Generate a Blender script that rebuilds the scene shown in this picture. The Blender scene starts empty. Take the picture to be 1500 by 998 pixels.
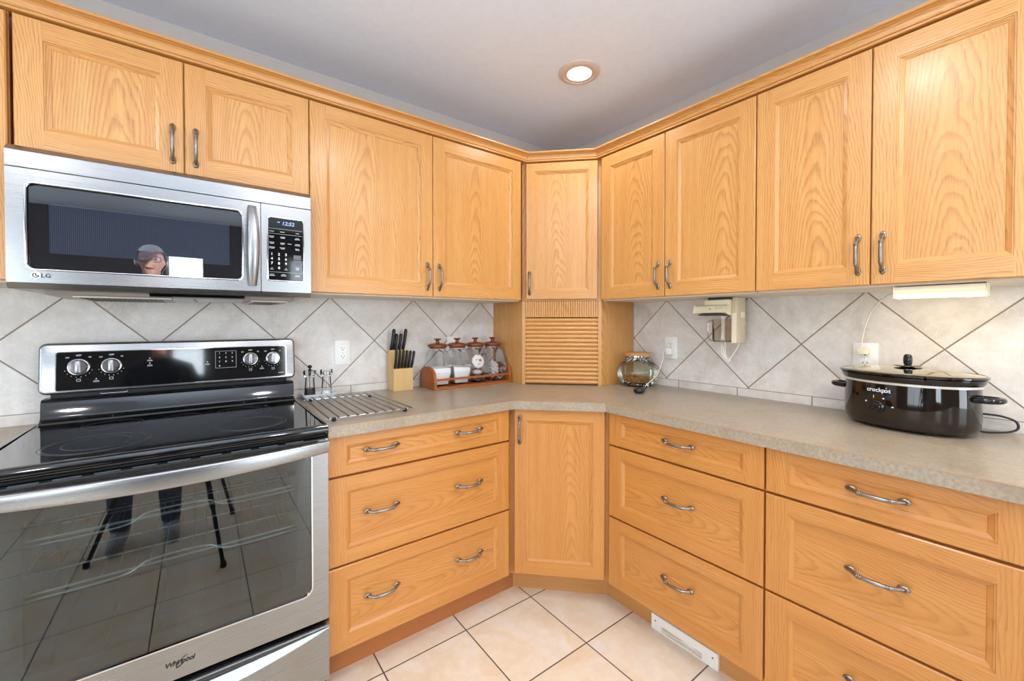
import bpy, bmesh, math, random
from mathutils import Vector, Matrix
random.seed(7)
PI = math.pi
S = bpy.context.scene
COL = S.collection

# ------------------------------------------------------------------ camera
cam_d = bpy.data.cameras.new('camera')
cam = bpy.data.objects.new('camera', cam_d); COL.objects.link(cam)
cam_d.sensor_width = 36.0
cam_d.lens = 608.0 / 1500.0 * 36.0
cam_d.shift_y = -19.0 / 1500.0
cam_d.clip_start = 0.02
cam.location = (-2.03, -2.098, 1.261)
cam.rotation_euler = (math.radians(90 - 0.78), 0, math.radians(52.98 - 90))
S.camera = cam

# ------------------------------------------------------------------ world, exposure
W = bpy.data.worlds.new('world'); S.world = W
W.use_nodes = True
bgn = W.node_tree.nodes['Background']
bgn.inputs[0].default_value = (0.75, 0.86, 1.0, 1)
bgn.inputs[1].default_value = 3.0
S.view_settings.view_transform = 'Standard'
S.view_settings.look = 'None'
S.view_settings.gamma = 1.0
S.view_settings.use_curve_mapping = False
S.view_settings.exposure = -0.80

# ------------------------------------------------------------------ lights
def area(name, loc, target, sx, sy, power, color, spread=180):
    l = bpy.data.lights.new(name, 'AREA'); l.shape = 'RECTANGLE'
    l.size = sx; l.size_y = sy; l.energy = power; l.color = color
    l.spread = math.radians(spread)
    o = bpy.data.objects.new(name, l); COL.objects.link(o)
    o.location = loc
    o.rotation_euler = (Vector(target) - Vector(loc)).to_track_quat('-Z', 'Y').to_euler()
    return o
DAY = (0.79, 0.91, 1.0)
area('daylight_small_window', (-2.14, -4.66, 1.82), (-2.06, 0, 1.6), 0.3, 0.34, 9, DAY)
area('added_back_light_patio', (-.62, -4.66, 1.1), (-1.4, 0, 1.2), 0.95, 1.9, 62, DAY)  # unseen patio opening, added for light from behind the camera
area('added_back_light_left', (-4.0, -4.66, 1.35), (-2.2, 0, 1.3), 1.0, 1.5, 78, DAY)  # unseen left window, added so back light comes from both sides
area('daylight_side', (-4.88, -2.3, 1.25), (0, -1.7, 1.2), 2.1, 1.8, 80, DAY)
def downlight(loc, power, color=(1.0, 0.97, 0.94)):
    l = bpy.data.lights.new('downlight_lamp', 'AREA'); l.shape = 'DISK'; l.size = 0.13
    l.energy = power; l.color = color
    o = bpy.data.objects.new('downlight_lamp', l); COL.objects.link(o)
    o.location = loc
    return o
CEIL = 2.42
DOWN = [(-0.612, -0.736), (-2.9, -2.9), (-1.5, -2.9), (-0.75, -2.6), (-3.4, -1.2), (-1.30, -1.70)]  # last one is added, to light the person and the cabinet fronts
for i, (x, y) in enumerate(DOWN):
    downlight((x, y, CEIL - 0.012), (6, 16, 16, 15, 15, 13)[i])

# added upward light that brightens the ceiling, set up as a camera flash
fl = bpy.data.lights.new('added_ceiling_fill', 'AREA'); fl.shape = 'RECTANGLE'; fl.size = .06; fl.size_y = .04; fl.energy = 36; fl.color = (.86, .93, 1.0); fl.spread = math.radians(130)
fo = bpy.data.objects.new('added_ceiling_fill', fl); COL.objects.link(fo); fo.location = (-2.104, -2.196, 1.412); fo.rotation_euler = (PI, 0, 0)

# ------------------------------------------------------------------ node helpers
def lin(c):
    c = c / 255.0
    return c / 12.92 if c <= 0.04045 else ((c + 0.055) / 1.055) ** 2.4
def rgb(r, g, b): return (lin(r), lin(g), lin(b), 1.0)

class NT:
    def __init__(s, name):
        s.m = bpy.data.materials.new(name); s.m.use_nodes = True
        s.t = s.m.node_tree; s.t.nodes.clear()
        s.out = s.t.nodes.new('ShaderNodeOutputMaterial')
    def n(s, typ, ins=None, **kw):
        nd = s.t.nodes.new(typ)
        for k, v in kw.items(): setattr(nd, k, v)
        for k, v in (ins or {}).items(): s.set(nd.inputs[k], v)
        return nd
    def set(s, sock, v):
        if hasattr(v, 'is_output') or isinstance(v, bpy.types.NodeSocket): s.t.links.new(v, sock)
        elif isinstance(v, bpy.types.Node): s.t.links.new(v.outputs[0], sock)
        else: sock.default_value = v
    def math(s, op, a, b=None, c=None):
        nd = s.t.nodes.new('ShaderNodeMath'); nd.operation = op
        s.set(nd.inputs[0], a)
        if b is not None: s.set(nd.inputs[1], b)
        if c is not None: s.set(nd.inputs[2], c)
        return nd.outputs[0]
    def comb(s, x, y, z):
        return s.n('ShaderNodeCombineXYZ', {0: x, 1: y, 2: z}).outputs[0]
    def noise(s, vec, scale=1, detail=2, rough=0.5, dist=0.0):
        return s.n('ShaderNodeTexNoise', {'Vector': vec, 'Scale': scale, 'Detail': detail, 'Roughness': rough, 'Distortion': dist}).outputs['Fac']
    def ramp(s, fac, stops, interp='LINEAR'):
        nd = s.n('ShaderNodeValToRGB', {0: fac}); cr = nd.color_ramp; cr.interpolation = interp
        while len(cr.elements) < len(stops): cr.elements.new(0.5)
        for e, (p, c) in zip(cr.elements, stops): e.position = p; e.color = c
        return nd.outputs[0]
    def mix(s, fac, a, b, blend='MIX'):
        nd = s.n('ShaderNodeMix', data_type='RGBA', blend_type=blend)
        s.set(nd.inputs[0], fac); s.set(nd.inputs[6], a); s.set(nd.inputs[7], b)
        return nd.outputs[2]
    def remap(s, v, a, b, c, d):
        nd = s.n('ShaderNodeMapRange', {0: v, 1: a, 2: b, 3: c, 4: d}); return nd.outputs[0]
    def bump(s, h, strength, dist=0.001):
        return s.n('ShaderNodeBump', {'Strength': strength, 'Distance': dist, 'Height': h}).outputs[0]
    def bsdf(s, **kw):
        nd = s.t.nodes.new('ShaderNodeBsdfPrincipled')
        for k, v in kw.items(): s.set(nd.inputs[k.replace('_', ' ')], v)
        s.t.links.new(nd.outputs[0], s.out.inputs[0]); return nd

def plain(name, col, rough=0.5, metal=0.0, bump=None, spec=0.5, coat=0.0):
    s = NT(name)
    geo = s.n('ShaderNodeTexCoord').outputs['Object']
    nz = s.noise(geo, 35, 3)
    c = s.mix(s.remap(nz, .3, .7, 0, 1), tuple(x * .98 for x in col[:3]) + (1,), tuple(min(1, x * 1.015) for x in col[:3]) + (1,))
    kw = dict(Base_Color=c, Roughness=rough, Metallic=metal, Specular_IOR_Level=spec, Coat_Weight=coat)
    if bump: kw['Normal'] = s.bump(s.noise(geo, bump[0], 2), bump[1], bump[2])
    s.bsdf(**kw)
    return s.m

def wood(name, light, mid, dark, rough=0.33, ring=0.6, coat=0.25):
    """oak: growth rings of a board cut from a tapering trunk, read from the 'grain' uv (metres, u along the grain)"""
    s = NT(name)
    uv = s.n('ShaderNodeUVMap', uv_map='grain').outputs[0]
    sd = s.n('ShaderNodeUVMap', uv_map='seed').outputs[0]
    sp = s.n('ShaderNodeSeparateXYZ', {0: uv}); u, v = sp.outputs[0], sp.outputs[1]
    seed = s.n('ShaderNodeSeparateXYZ', {0: sd}).outputs[0]
    k = s.math('MULTIPLY', seed, 41.7)
    warp = s.math('SUBTRACT', s.noise(s.comb(s.math('MULTIPLY', u, 2.2), s.math('MULTIPLY', v, 5.0), k), 1, 2), 0.5)
    warp2 = s.math('SUBTRACT', s.noise(s.comb(s.math('MULTIPLY', u, 9), s.math('MULTIPLY', v, 26), k), 1, 2), 0.5)
    d = s.math('ADD', s.math('MULTIPLY_ADD', u, 0.085, 0.055), s.math('MULTIPLY', warp, 0.05))
    vv = s.math('ADD', s.math('ADD', v, s.math('MULTIPLY', warp, 0.05)), s.math('MULTIPLY', warp2, 0.009))
    r = s.math('SQRT', s.math('ADD', s.math('MULTIPLY', vv, vv), s.math('MULTIPLY', d, d)))
    ripple = s.math('SUBTRACT', s.noise(s.comb(s.math('MULTIPLY', u, 30), s.math('MULTIPLY', v, 90), k), 1, 3, .65), .5)
    rr = s.math('ADD', s.math('ADD', s.math('MULTIPLY', r, 165.0), s.math('MULTIPLY', warp2, 0.7)), s.math('MULTIPLY', ripple, .55))
    fr = s.math('FRACT', rr)
    prof = s.ramp(fr, [(0, (.25, .25, .25, 1)), (.12, (0, 0, 0, 1)), (.5, (.06, .06, .06, 1)), (.80, (.75, .75, .75, 1)), (.93, (1, 1, 1, 1)), (1, (.3, .3, .3, 1))])
    pores = s.noise(s.comb(s.math('MULTIPLY', u, 14), s.math('MULTIPLY', v, 420), k), 1, 2, .6)
    pores = s.remap(pores, .5, .72, 0, 1)
    streak = s.noise(s.comb(s.math('MULTIPLY', u, 1.3), s.math('MULTIPLY', v, 38), k), 1, 3, .6)
    tone = s.noise(s.comb(s.math('MULTIPLY', u, .6), s.math('MULTIPLY', v, 2.2), s.math('ADD', k, 9.1)), 1, 1)
    c = s.mix(s.remap(streak, .3, .7, 0, 1), light, mid)
    f = s.math('MULTIPLY', prof, s.math('MULTIPLY_ADD', pores, .55, .45))
    c = s.mix(s.math('MULTIPLY', f, ring), c, dark)
    c = s.mix(s.math('MULTIPLY', pores, .20), c, dark)
    c = s.mix(s.remap(tone, .3, .7, 0, .22), c, mid)
    h = s.math('ADD', s.math('MULTIPLY', pores, -1.0), s.math('MULTIPLY', f, -.6))
    s.bsdf(Base_Color=c, Roughness=rough, Normal=s.bump(h, .12, .0006), Coat_Weight=coat, Coat_Roughness=.22)
    return s.m

M = {}
M['oak'] = wood('honey_oak', rgb(219, 164, 96), rgb(208, 148, 79), rgb(146, 82, 34), ring=.8)
M['oak_shaded'] = wood('honey_oak_shaded', rgb(210, 147, 77), rgb(198, 131, 61), rgb(146, 80, 30), ring=.65)  # same oak, darker and oranger: the dimmer light down low is in the colour
M['oak_toe'] = wood('red_oak_veneer', rgb(186, 118, 64), rgb(178, 108, 56), rgb(150, 86, 42), ring=.35, rough=.5, coat=0)
M['oak_toe2'] = wood('tan_oak_veneer', rgb(206, 150, 88), rgb(196, 138, 76), rgb(166, 106, 54), ring=.4, rough=.5, coat=0)
M['maple'] = wood('pale_beech', rgb(222, 184, 122), rgb(212, 172, 110), rgb(190, 146, 88), ring=.3, rough=.45)
M['cherry'] = wood('cherry_stain', rgb(172, 98, 40), rgb(158, 84, 30), rgb(104, 50, 16), ring=.4)
M['ceiling'] = plain('ceiling_orange_peel', rgb(228, 237, 253), .9, bump=(160, .35, .002))
M['wallpaint'] = plain('grey_wall_paint', rgb(206, 198, 192), .85, bump=(160, .2, .001))
M['farwall'] = plain('darkened_far_wall', rgb(104, 98, 96), .85)  # unseen walls coloured dark so the reflected room looks dim
M['white'] = plain('white_plastic', rgb(244, 242, 236), .35)
M['cream'] = plain('aged_cream_plastic', rgb(240, 229, 198), .35)
M['cream_d'] = plain('beige_plastic', rgb(214, 197, 166), .4)
M['mel'] = plain('melamine_underside', rgb(222, 212, 196), .5)
M['chrome'] = plain('chrome', rgb(225, 225, 228), .09, 1.0)
M['pewter'] = plain('antique_pewter', rgb(146, 142, 136), .33, 1.0)
M['wire'] = plain('dark_steel_rod', rgb(150, 147, 144), .22, 1.0)
M['black'] = plain('black_plastic', rgb(22, 22, 24), .35)
M['blackgloss'] = plain('black_enamel', rgb(10, 11, 12), .06, coat=.3)
M['rubber'] = plain('matte_black', rgb(18, 18, 18), .6)
M['dark'] = plain('dark_grille', rgb(60, 58, 56), .5)
M['legend'] = plain('printed_legend', rgb(225, 228, 230), .5)
M['legend_d'] = plain('dark_print', rgb(40, 40, 42), .5)
M['legend_g'] = plain('faint_print', rgb(96, 100, 104), .4)
M['ceramic'] = plain('white_ceramic', rgb(226, 236, 240), .15)
M['glaze_oak_reflection'] = plain('black_glaze_reflected_oak', rgb(26, 17, 10), .07, coat=.4)  # brown of the reflected oak is put into the base colour
M['cordw'] = plain('white_cord', rgb(232, 226, 214), .45)

def steel(name, base=.62, rough=.26, axis='x'):
    s = NT(name)
    g = s.n('ShaderNodeTexCoord').outputs['Object']
    sc = (.8, 260, 260) if axis == 'x' else (260, 260, .8)
    st = s.noise(s.n('ShaderNodeMapping', {'Vector': g, 'Scale': sc}).outputs[0], 1, 2)
    c = s.mix(st, (base * .97, base * .97, base * .97, 1), (base * 1.02, base * 1.02, base * 1.03, 1))
    s.bsdf(Base_Color=c, Metallic=1.0, Roughness=s.remap(st, .3, .7, rough - .01, rough + .02))
    return s.m
M['steel'] = steel('brushed_stainless', .35)
M['steel_v'] = steel('brushed_stainless_panel', .35, .3)

def thin_glass(name, tint=(1, 1, 1, 1), refl=0.0, rough=0.0, ior=1.5, refl_col=(1, 1, 1, 1)):
    s = NT(name)
    fr = s.n('ShaderNodeFresnel', {'IOR': ior}).outputs[0]
    tr = s.n('ShaderNodeBsdfTransparent', {0: tint}); gl = s.n('ShaderNodeBsdfGlossy', {0: refl_col, 'Roughness': rough})
    fac = s.math('MINIMUM', s.math('ADD', fr, refl), 1.0)
    mx = s.n('ShaderNodeMixShader', {0: fac, 1: tr.outputs[0], 2: gl.outputs[0]})
    s.t.links.new(mx.outputs[0], s.out.inputs[0])
    return s.m
S.cycles.transparent_max_bounces = 32
M['glass'] = thin_glass('clear_glass', (.965, .97, .97, 1), ior=1.32)
M['glass_lid'] = thin_glass('tan_reflection_lid_glass', (.62, .56, .44, 1), .40, .06, refl_col=(1, .95, .82, 1))  # tan of the reflected cabinets is put into the reflection colour
M['glass_jar'] = thin_glass('green_tinted_glass', (.90, .92, .84, 1), .01, ior=1.36)
M['glass_oven'] = thin_glass('tinted_oven_glass', (.60, .64, .64, 1), .03, .004)
M['glass_mw'] = thin_glass('tinted_microwave_glass', (.62, .64, .68, 1), .05, .004)
M['pane'] = thin_glass('window_glass', (.97, .98, .98, 1))
M['plastic_clear'] = thin_glass('clear_plastic_cup', (.86, .82, .76, 1), .02, .12, ior=1.25)

def emis(name, col, st):
    s = NT(name); e = s.n('ShaderNodeEmission', {0: col, 1: st}); s.t.links.new(e.outputs[0], s.out.inputs[0]); return s.m
M['lamp'] = emis('lamp_lens_glow', (1, .95, .86, 1), 6.0)
M['display'] = emis('blue_led_digits', (.45, .6, 1, 1), 2.2)
M['tube'] = emis('fluorescent_diffuser', (1, .90, .62, 1), 3.0)

def stone(s, g, cols, scale):
    n1 = s.noise(g, scale, 5, .6, .6); n2 = s.noise(g, scale * 5, 4, .65, .4)
    c = s.ramp(n1, [(.28, cols[0]), (.5, cols[1]), (.72, cols[2])])
    return s.mix(s.remap(n2, .35, .65, 0, .35), c, cols[0]), n1, n2

def wall_tile(name, axis, phase):
    s = NT(name)
    g = s.n('ShaderNodeTexCoord').outputs['Object']
    sp = s.n('ShaderNodeSeparateXYZ', {0: g}); t = sp.outputs[axis]; z = sp.outputs[2]
    P = 0.42
    a = s.math('DIVIDE', s.math('ADD', s.math('SUBTRACT', t, phase), s.math('SUBTRACT', z, 1.167)), P)
    b = s.math('DIVIDE', s.math('SUBTRACT', s.math('SUBTRACT', t, phase), s.math('SUBTRACT', z, 1.167)), P)
    da = s.math('PINGPONG', a, .5); db = s.math('PINGPONG', b, .5)
    d = s.math('MULTIPLY', s.math('MINIMUM', da, db), P * .7071)
    grout = s.remap(d, .0017, .0027, 1, 0)
    cell = s.n('ShaderNodeTexWhiteNoise', {0: s.comb(s.math('ROUND', s.math('ADD', a, .5)), s.math('ROUND', s.math('ADD', b, .5)), 0)}, noise_dimensions='3D').outputs[0]
    gv = s.n('ShaderNodeVectorMath', {0: g, 1: s.comb(s.math('MULTIPLY', cell, 9), s.math('MULTIPLY', cell, 5), 0)}, operation='ADD').outputs[0]
    c, n1, n2 = stone(s, gv, (rgb(198, 189, 180), rgb(222, 215, 208), rgb(234, 231, 228)), 6)
    vein = s.noise(gv, 7, 6, .7, 2.2)
    vl = s.remap(s.math('ABSOLUTE', s.math('SUBTRACT', vein, .5)), 0, .016, .5, 0)
    c = s.mix(vl, c, rgb(240, 237, 232))
    c = s.mix(grout, c, rgb(136, 118, 98))
    h = s.math('SUBTRACT', s.math('MULTIPLY', s.noise(g, 55, 5, .7, .5), .35), s.math('MULTIPLY', grout, 1.2))
    s.bsdf(Base_Color=c, Roughness=.42, Normal=s.bump(h, .45, .0022))
    return s.m
M['tile_l'] = wall_tile('beige_diamond_tile', 0, -1.3239)
M['tile_r'] = wall_tile('beige_diamond_tile_return', 1, -1.018)

def strip_tile(name, axis, phase, step):
    s = NT(name)
    g = s.n('ShaderNodeTexCoord').outputs['Object']
    sp = s.n('ShaderNodeSeparateXYZ', {0: g}); t = sp.outputs[axis]; z = sp.outputs[2]
    d = s.math('MULTIPLY', s.math('PINGPONG', s.math('DIVIDE', s.math('SUBTRACT', t, phase), step), .5), step)
    g1 = s.remap(d, .0014, .0024, 1, 0)
    g2 = s.remap(z, .9508, .9515, 0, 1)
    grout = s.math('MAXIMUM', g1, g2)
    c, n1, n2 = stone(s, g, (rgb(202, 193, 184), rgb(222, 215, 208), rgb(234, 230, 226)), 8)
    c = s.mix(grout, c, rgb(136, 118, 98))
    h = s.math('SUBTRACT', s.math('MULTIPLY', s.noise(g, 60, 4, .6), .3), grout)
    s.bsdf(Base_Color=c, Roughness=.4, Normal=s.bump(h, .4, .002))
    return s.m
M['strip_l'] = strip_tile('beige_border_tile', 0, -1.44, .2985)
M['strip_r'] = strip_tile('beige_border_tile_return', 1, -.8805, .2985)

def floor_tile():
    s = NT('cream_floor_tile')
    g = s.n('ShaderNodeTexCoord').outputs['Object']
    sp = s.n('ShaderNodeSeparateXYZ', {0: g})
    P = .3425
    a = s.math('DIVIDE', s.math('ADD', sp.outputs[0], .8255), P); b = s.math('DIVIDE', s.math('ADD', sp.outputs[1], .6435), P)
    d = s.math('MULTIPLY', s.math('MINIMUM', s.math('PINGPONG', a, .5), s.math('PINGPONG', b, .5)), P)
    grout = s.remap(d, .0019, .0031, 1, 0)
    cell = s.n('ShaderNodeTexWhiteNoise', {0: s.comb(s.math('FLOOR', a), s.math('FLOOR', b), 0)}, noise_dimensions='3D').outputs[0]
    gv = s.n('ShaderNodeVectorMath', {0: g, 1: s.comb(s.math('MULTIPLY', cell, 13), s.math('MULTIPLY', cell, 7), 0)}, operation='ADD').outputs[0]
    c, n1, n2 = stone(s, gv, (rgb(222, 198, 164), rgb(236, 223, 203), rgb(230, 228, 224)), 5)
    c = s.mix(s.remap(s.noise(gv, 14, 5, .7, .8), .45, .7, 0, .5), c, rgb(226, 204, 176))
    c = s.mix(grout, c, rgb(92, 82, 72))
    h = s.math('SUBTRACT', s.math('MULTIPLY', n2, .15), grout)
    s.bsdf(Base_Color=c, Roughness=.28, Normal=s.bump(h, .3, .002))
    return s.m
M['floor'] = floor_tile()

def laminate():
    s = NT('stone_laminate')
    g = s.n('ShaderNodeTexCoord').outputs['Object']
    n1 = s.noise(g, 9, 5, .6, .6); n2 = s.noise(g, 120, 3, .6)
    c = s.ramp(n1, [(.3, rgb(156, 138, 116)), (.52, rgb(172, 156, 134)), (.7, rgb(160, 153, 140))])
    c = s.mix(s.remap(n2, .42, .62, 0, .5), c, rgb(134, 122, 104))
    s.bsdf(Base_Color=c, Roughness=.3, Normal=s.bump(n2, .02, .0004))
    return s.m
M['lam'] = laminate()
M['lamline'] = plain('laminate_seam', rgb(188, 146, 106), .4)

def mesh_screen():
    s = NT('microwave_screen')
    g = s.n('ShaderNodeTexCoord').outputs['Object']
    sp = s.n('ShaderNodeSeparateXYZ', {0: g})
    a = s.math('PINGPONG', s.math('DIVIDE', sp.outputs[0], .0042), .5); b = s.math('PINGPONG', s.math('DIVIDE', sp.outputs[2], .0042), .5)
    d = s.math('SQRT', s.math('ADD', s.math('MULTIPLY', a, a), s.math('MULTIPLY', b, b)))
    hole = s.remap(d, .26, .34, 0, 1)
    s.bsdf(Base_Color=s.mix(hole, rgb(70, 76, 86), rgb(168, 178, 196)), Roughness=.5)
    return s.m
M['screen'] = mesh_screen()
M['flour'] = plain('white_flour', rgb(244, 242, 240), .9, bump=(300, .2, .001))
M['nuts'] = plain('brown_nuts', rgb(168, 112, 58), .6, bump=(90, .4, .003))
M['pepper'] = plain('black_peppercorns', rgb(58, 48, 42), .6, bump=(400, .8, .002))
M['packet'] = plain('crinkled_packet', rgb(214, 204, 204), .25, bump=(60, .6, .004))
M['packet_d'] = plain('grey_packet', rgb(112, 98, 96), .3, bump=(60, .6, .004))
M['print_r'] = plain('red_print', rgb(186, 96, 80), .5)

# ------------------------------------------------------------------ mesh helpers
MW = {}
def link(o, parent=None):
    COL.objects.link(o)
    if parent is not None:
        o.parent = parent
        MW[o.name] = MW.get(parent.name, Matrix()) @ Matrix.LocRotScale(o.location, o.rotation_euler, None)
    else:
        MW[o.name] = Matrix.LocRotScale(o.location, o.rotation_euler, None)
    return o
def tag(o, label, cat, group=None, kind=None):
    o['label'] = label; o['category'] = cat
    if group: o['group'] = group
    if kind: o['kind'] = kind
    return o
def thing(name, label, cat, loc=(0, 0, 0), rotz=0.0, group=None):
    o = bpy.data.objects.new(name, None); o.empty_display_size = .05
    o.location = loc; o.rotation_euler = (0, 0, rotz)
    link(o); return tag(o, label, cat, group)

class B:
    """bmesh with grain uvs"""
    def __init__(s):
        s.bm = bmesh.new(); s.g = s.bm.loops.layers.uv.new('grain'); s.s = s.bm.loops.layers.uv.new('seed')
    def face(s, pts, uvs=None, seed=0.0, mi=0):
        vs = [s.bm.verts.new(p) for p in pts]
        f = s.bm.faces.new(vs); f.material_index = mi
        if uvs:
            for l, q in zip(f.loops, uvs): l[s.g].uv = q; l[s.s].uv = (seed, 0)
        return f
    def gface(s, pts, grain, ctr=(0, 0, 0), voff=.14, seed=0.0, mi=0):
        """planar face, u along axis index grain, v along whatever other axis varies"""
        rng = [max(p[i] for p in pts) - min(p[i] for p in pts) for i in range(3)]
        oth = [i for i in range(3) if i != grain]
        v = oth[0] if rng[oth[0]] >= rng[oth[1]] else oth[1]
        u = grain if rng[grain] > 1e-6 else ([i for i in oth if i != v][0])
        return s.face(pts, [(p[u] - ctr[u], p[v] - ctr[v] + voff) for p in pts], seed, mi)
    def box(s, x0, x1, y0, y1, z0, z1, grain=2, voff=.14, mi=0):
        seed = random.random()
        c = ((x0 + x1) / 2, (y0 + y1) / 2, (z0 + z1) / 2)
        P = lambda i, j, k: ((x0, x1)[i], (y0, y1)[j], (z0, z1)[k])
        for q in (((0,0,0),(1,0,0),(1,0,1),(0,0,1)), ((1,1,0),(0,1,0),(0,1,1),(1,1,1)), ((0,1,0),(0,0,0),(0,0,1),(0,1,1)),
                  ((1,0,0),(1,1,0),(1,1,1),(1,0,1)), ((0,0,1),(1,0,1),(1,1,1),(0,1,1)), ((0,1,0),(1,1,0),(1,0,0),(0,0,0))):
            s.gface([P(*t) for t in q], grain, c, voff, seed, mi)
        return s
    def prism(s, poly, z0, z1, grain=2, voff=.14):
        """vertical prism over a ccw plan polygon"""
        seed = random.random(); n = len(poly)
        for i in range(n):
            a, b = poly[i], poly[(i + 1) % n]; L = math.hypot(b[0] - a[0], b[1] - a[1])
            pts = [(a[0], a[1], z0), (b[0], b[1], z0), (b[0], b[1], z1), (a[0], a[1], z1)]
            t = [(0, z0), (L, z0), (L, z1), (0, z1)]
            s.face(pts, [((q[1], q[0] - L / 2 + voff) if grain == 2 else (q[0], q[1] - z0 + voff)) for q in t], seed)
        s.face([(p[0], p[1], z1) for p in poly], [(p[0], p[1] + voff) for p in poly], seed)
        s.face([(p[0], p[1], z0) for p in reversed(poly)], [(p[0], p[1] + voff) for p in reversed(poly)], seed)
        return s

def obj(name, b, mats, parent=None, world=True, smooth=False, bevel=0.0, seg=2, weld=True):
    bm = b.bm if isinstance(b, B) else b
    if weld: bmesh.ops.remove_doubles(bm, verts=bm.verts, dist=1e-6)
    if bevel > 0:
        ed = [e for e in bm.edges if len(e.link_faces) == 2 and e.calc_face_angle(0) > .6]
        bmesh.ops.bevel(bm, geom=ed, offset=bevel, segments=seg, profile=.5, affect='EDGES', clamp_overlap=True)
    me = bpy.data.meshes.new(name)
    if world and parent is not None: bm.transform(MW[parent.name].inverted())
    bmesh.ops.recalc_face_normals(bm, faces=bm.faces)
    bm.to_mesh(me); bm.free()
    for m in (mats if isinstance(mats, (list, tuple)) else [mats]): me.materials.append(M[m] if isinstance(m, str) else m)
    if smooth or bevel > 0:
        for p in me.polygons: p.use_smooth = True
        try: me.set_sharp_from_angle(angle=math.radians(38))
        except Exception: pass
    o = bpy.data.objects.new(name, me); link(o, parent)
    return o
def cbox(bm, x0, x1, y0, y1, z0, z1, mat=None):
    r = bmesh.ops.create_cube(bm, size=1)
    m = Matrix.Translation(((x0 + x1) / 2, (y0 + y1) / 2, (z0 + z1) / 2)) @ Matrix.Diagonal((x1 - x0, y1 - y0, z1 - z0, 1))
    if mat is not None: m = mat @ m
    bmesh.ops.transform(bm, matrix=m, verts=r['verts']); return r['verts']
def boxobj(name, d, mats, parent=None, bevel=0.002, seg=2, world=True):
    bm = bmesh.new(); cbox(bm, *d)
    return obj(name, bm, mats, parent, world, bevel=bevel, seg=seg)
def tube(bm, pts, rad, n=10, caps=True, flat=None):
    pts = [Vector(p) for p in pts]; k = len(pts)
    rad = rad if isinstance(rad, (list, tuple)) else [rad] * k
    rings = []; prev = None
    for i, p in enumerate(pts):
        t = (pts[min(i + 1, k - 1)] - pts[max(i - 1, 0)]).normalized()
        if prev is None:
            a = Vector((0, 0, 1)) if abs(t.z) < .9 else Vector((1, 0, 0))
            x = t.cross(a).normalized()
        else: x = (prev - t * prev.dot(t)).normalized()
        prev = x; y = t.cross(x)
        rings.append([bm.verts.new(p + (x * math.cos(2 * PI * j / n) + y * math.sin(2 * PI * j / n)) * rad[i]) for j in range(n)])
    for a, b in zip(rings, rings[1:]):
        for j in range(n): bm.faces.new((a[j], a[(j + 1) % n], b[(j + 1) % n], b[j]))
    if caps:
        bm.faces.new(list(reversed(rings[0]))); bm.faces.new(rings[-1])
    return rings
def smooth_path(pts, n=6):
    P = [Vector(p) for p in pts]; out = []
    for i in range(len(P) - 1):
        a, b, c, d = P[max(i - 1, 0)], P[i], P[i + 1], P[min(i + 2, len(P) - 1)]
        for k in range(n):
            t = k / n
            out.append(.5 * ((2 * b) + (c - a) * t + (2 * a - 5 * b + 4 * c - d) * t * t + (3 * b - a - 3 * c + d) * t ** 3))
    out.append(P[-1]); return out
def lathe(bm, prof, c=(0, 0, 0), n=32, sx=1.0, sy=1.0, mod=None, mat=None):
    rings = []
    for r, z in prof:
        ring = []
        for j in range(n):
            th = 2 * PI * j / n; q = r * (mod(th, r, z) if mod else 1)
            v = Vector((c[0] + q * math.cos(th) * sx, c[1] + q * math.sin(th) * sy, c[2] + z))
            if mat is not None: v = mat @ v
            ring.append(bm.verts.new(v))
        rings.append(ring)
    for a, b in zip(rings, rings[1:]):
        for j in range(n): bm.faces.new((a[j], a[(j + 1) % n], b[(j + 1) % n], b[j]))
    if prof[0][0] > 1e-6: bm.faces.new(list(reversed(rings[0])))
    if prof[-1][0] > 1e-6: bm.faces.new(rings[-1])
    bmesh.ops.remove_doubles(bm, verts=bm.verts, dist=1e-7)
    return rings
def blob(bm, c, r, seedv=0, jit=.12, sub=2, rot=None):
    q = bmesh.ops.create_icosphere(bm, subdivisions=sub, radius=1)
    rn = random.Random(seedv); m = Matrix.Translation(c) @ (rot or Matrix()) @ Matrix.Diagonal((*r, 1))
    for v in q['verts']: v.co *= 1 + rn.uniform(-jit, jit)
    bmesh.ops.transform(bm, matrix=m, verts=q['verts'])
def rrect(x0, x1, z0, z1, r, n=6):
    out = []
    for cx, cz, a0 in ((x1 - r, z1 - r, 0), (x0 + r, z1 - r, PI / 2), (x0 + r, z0 + r, PI), (x1 - r, z0 + r, 1.5 * PI)):
        for k in range(n + 1):
            a = a0 + PI / 2 * k / n; out.append((cx + r * math.cos(a), cz + r * math.sin(a)))
    return out
def plate(bm, loop, y0, y1, f=None):
    """extrude a loop (x,z) between y0 (back) and y1 (front)"""
    f = f or (lambda x, y, z: (x, y, z))
    a = [bm.verts.new(f(x, y0, z)) for x, z in loop]; b = [bm.verts.new(f(x, y1, z)) for x, z in loop]; n = len(loop)
    for i in range(n): bm.faces.new((a[i], a[(i + 1) % n], b[(i + 1) % n], b[i]))
    bm.faces.new(b); bm.faces.new(list(reversed(a)))
def ringplate(bm, outer, inner, y0, y1, f=None):
    f = f or (lambda x, y, z: (x, y, z)); n = len(outer)
    V = lambda l, y: [bm.verts.new(f(x, y, z)) for x, z in l]
    ob_, of, ib, fi = V(outer, y0), V(outer, y1), V(inner, y0), V(inner, y1)
    for i in range(n):
        j = (i + 1) % n
        bm.faces.new((ob_[i], ob_[j], of[j], of[i])); bm.faces.new((of[i], of[j], fi[j], fi[i]))
        bm.faces.new((fi[i], fi[j], ib[j], ib[i])); bm.faces.new((ib[i], ib[j], ob_[j], ob_[i]))
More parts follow.
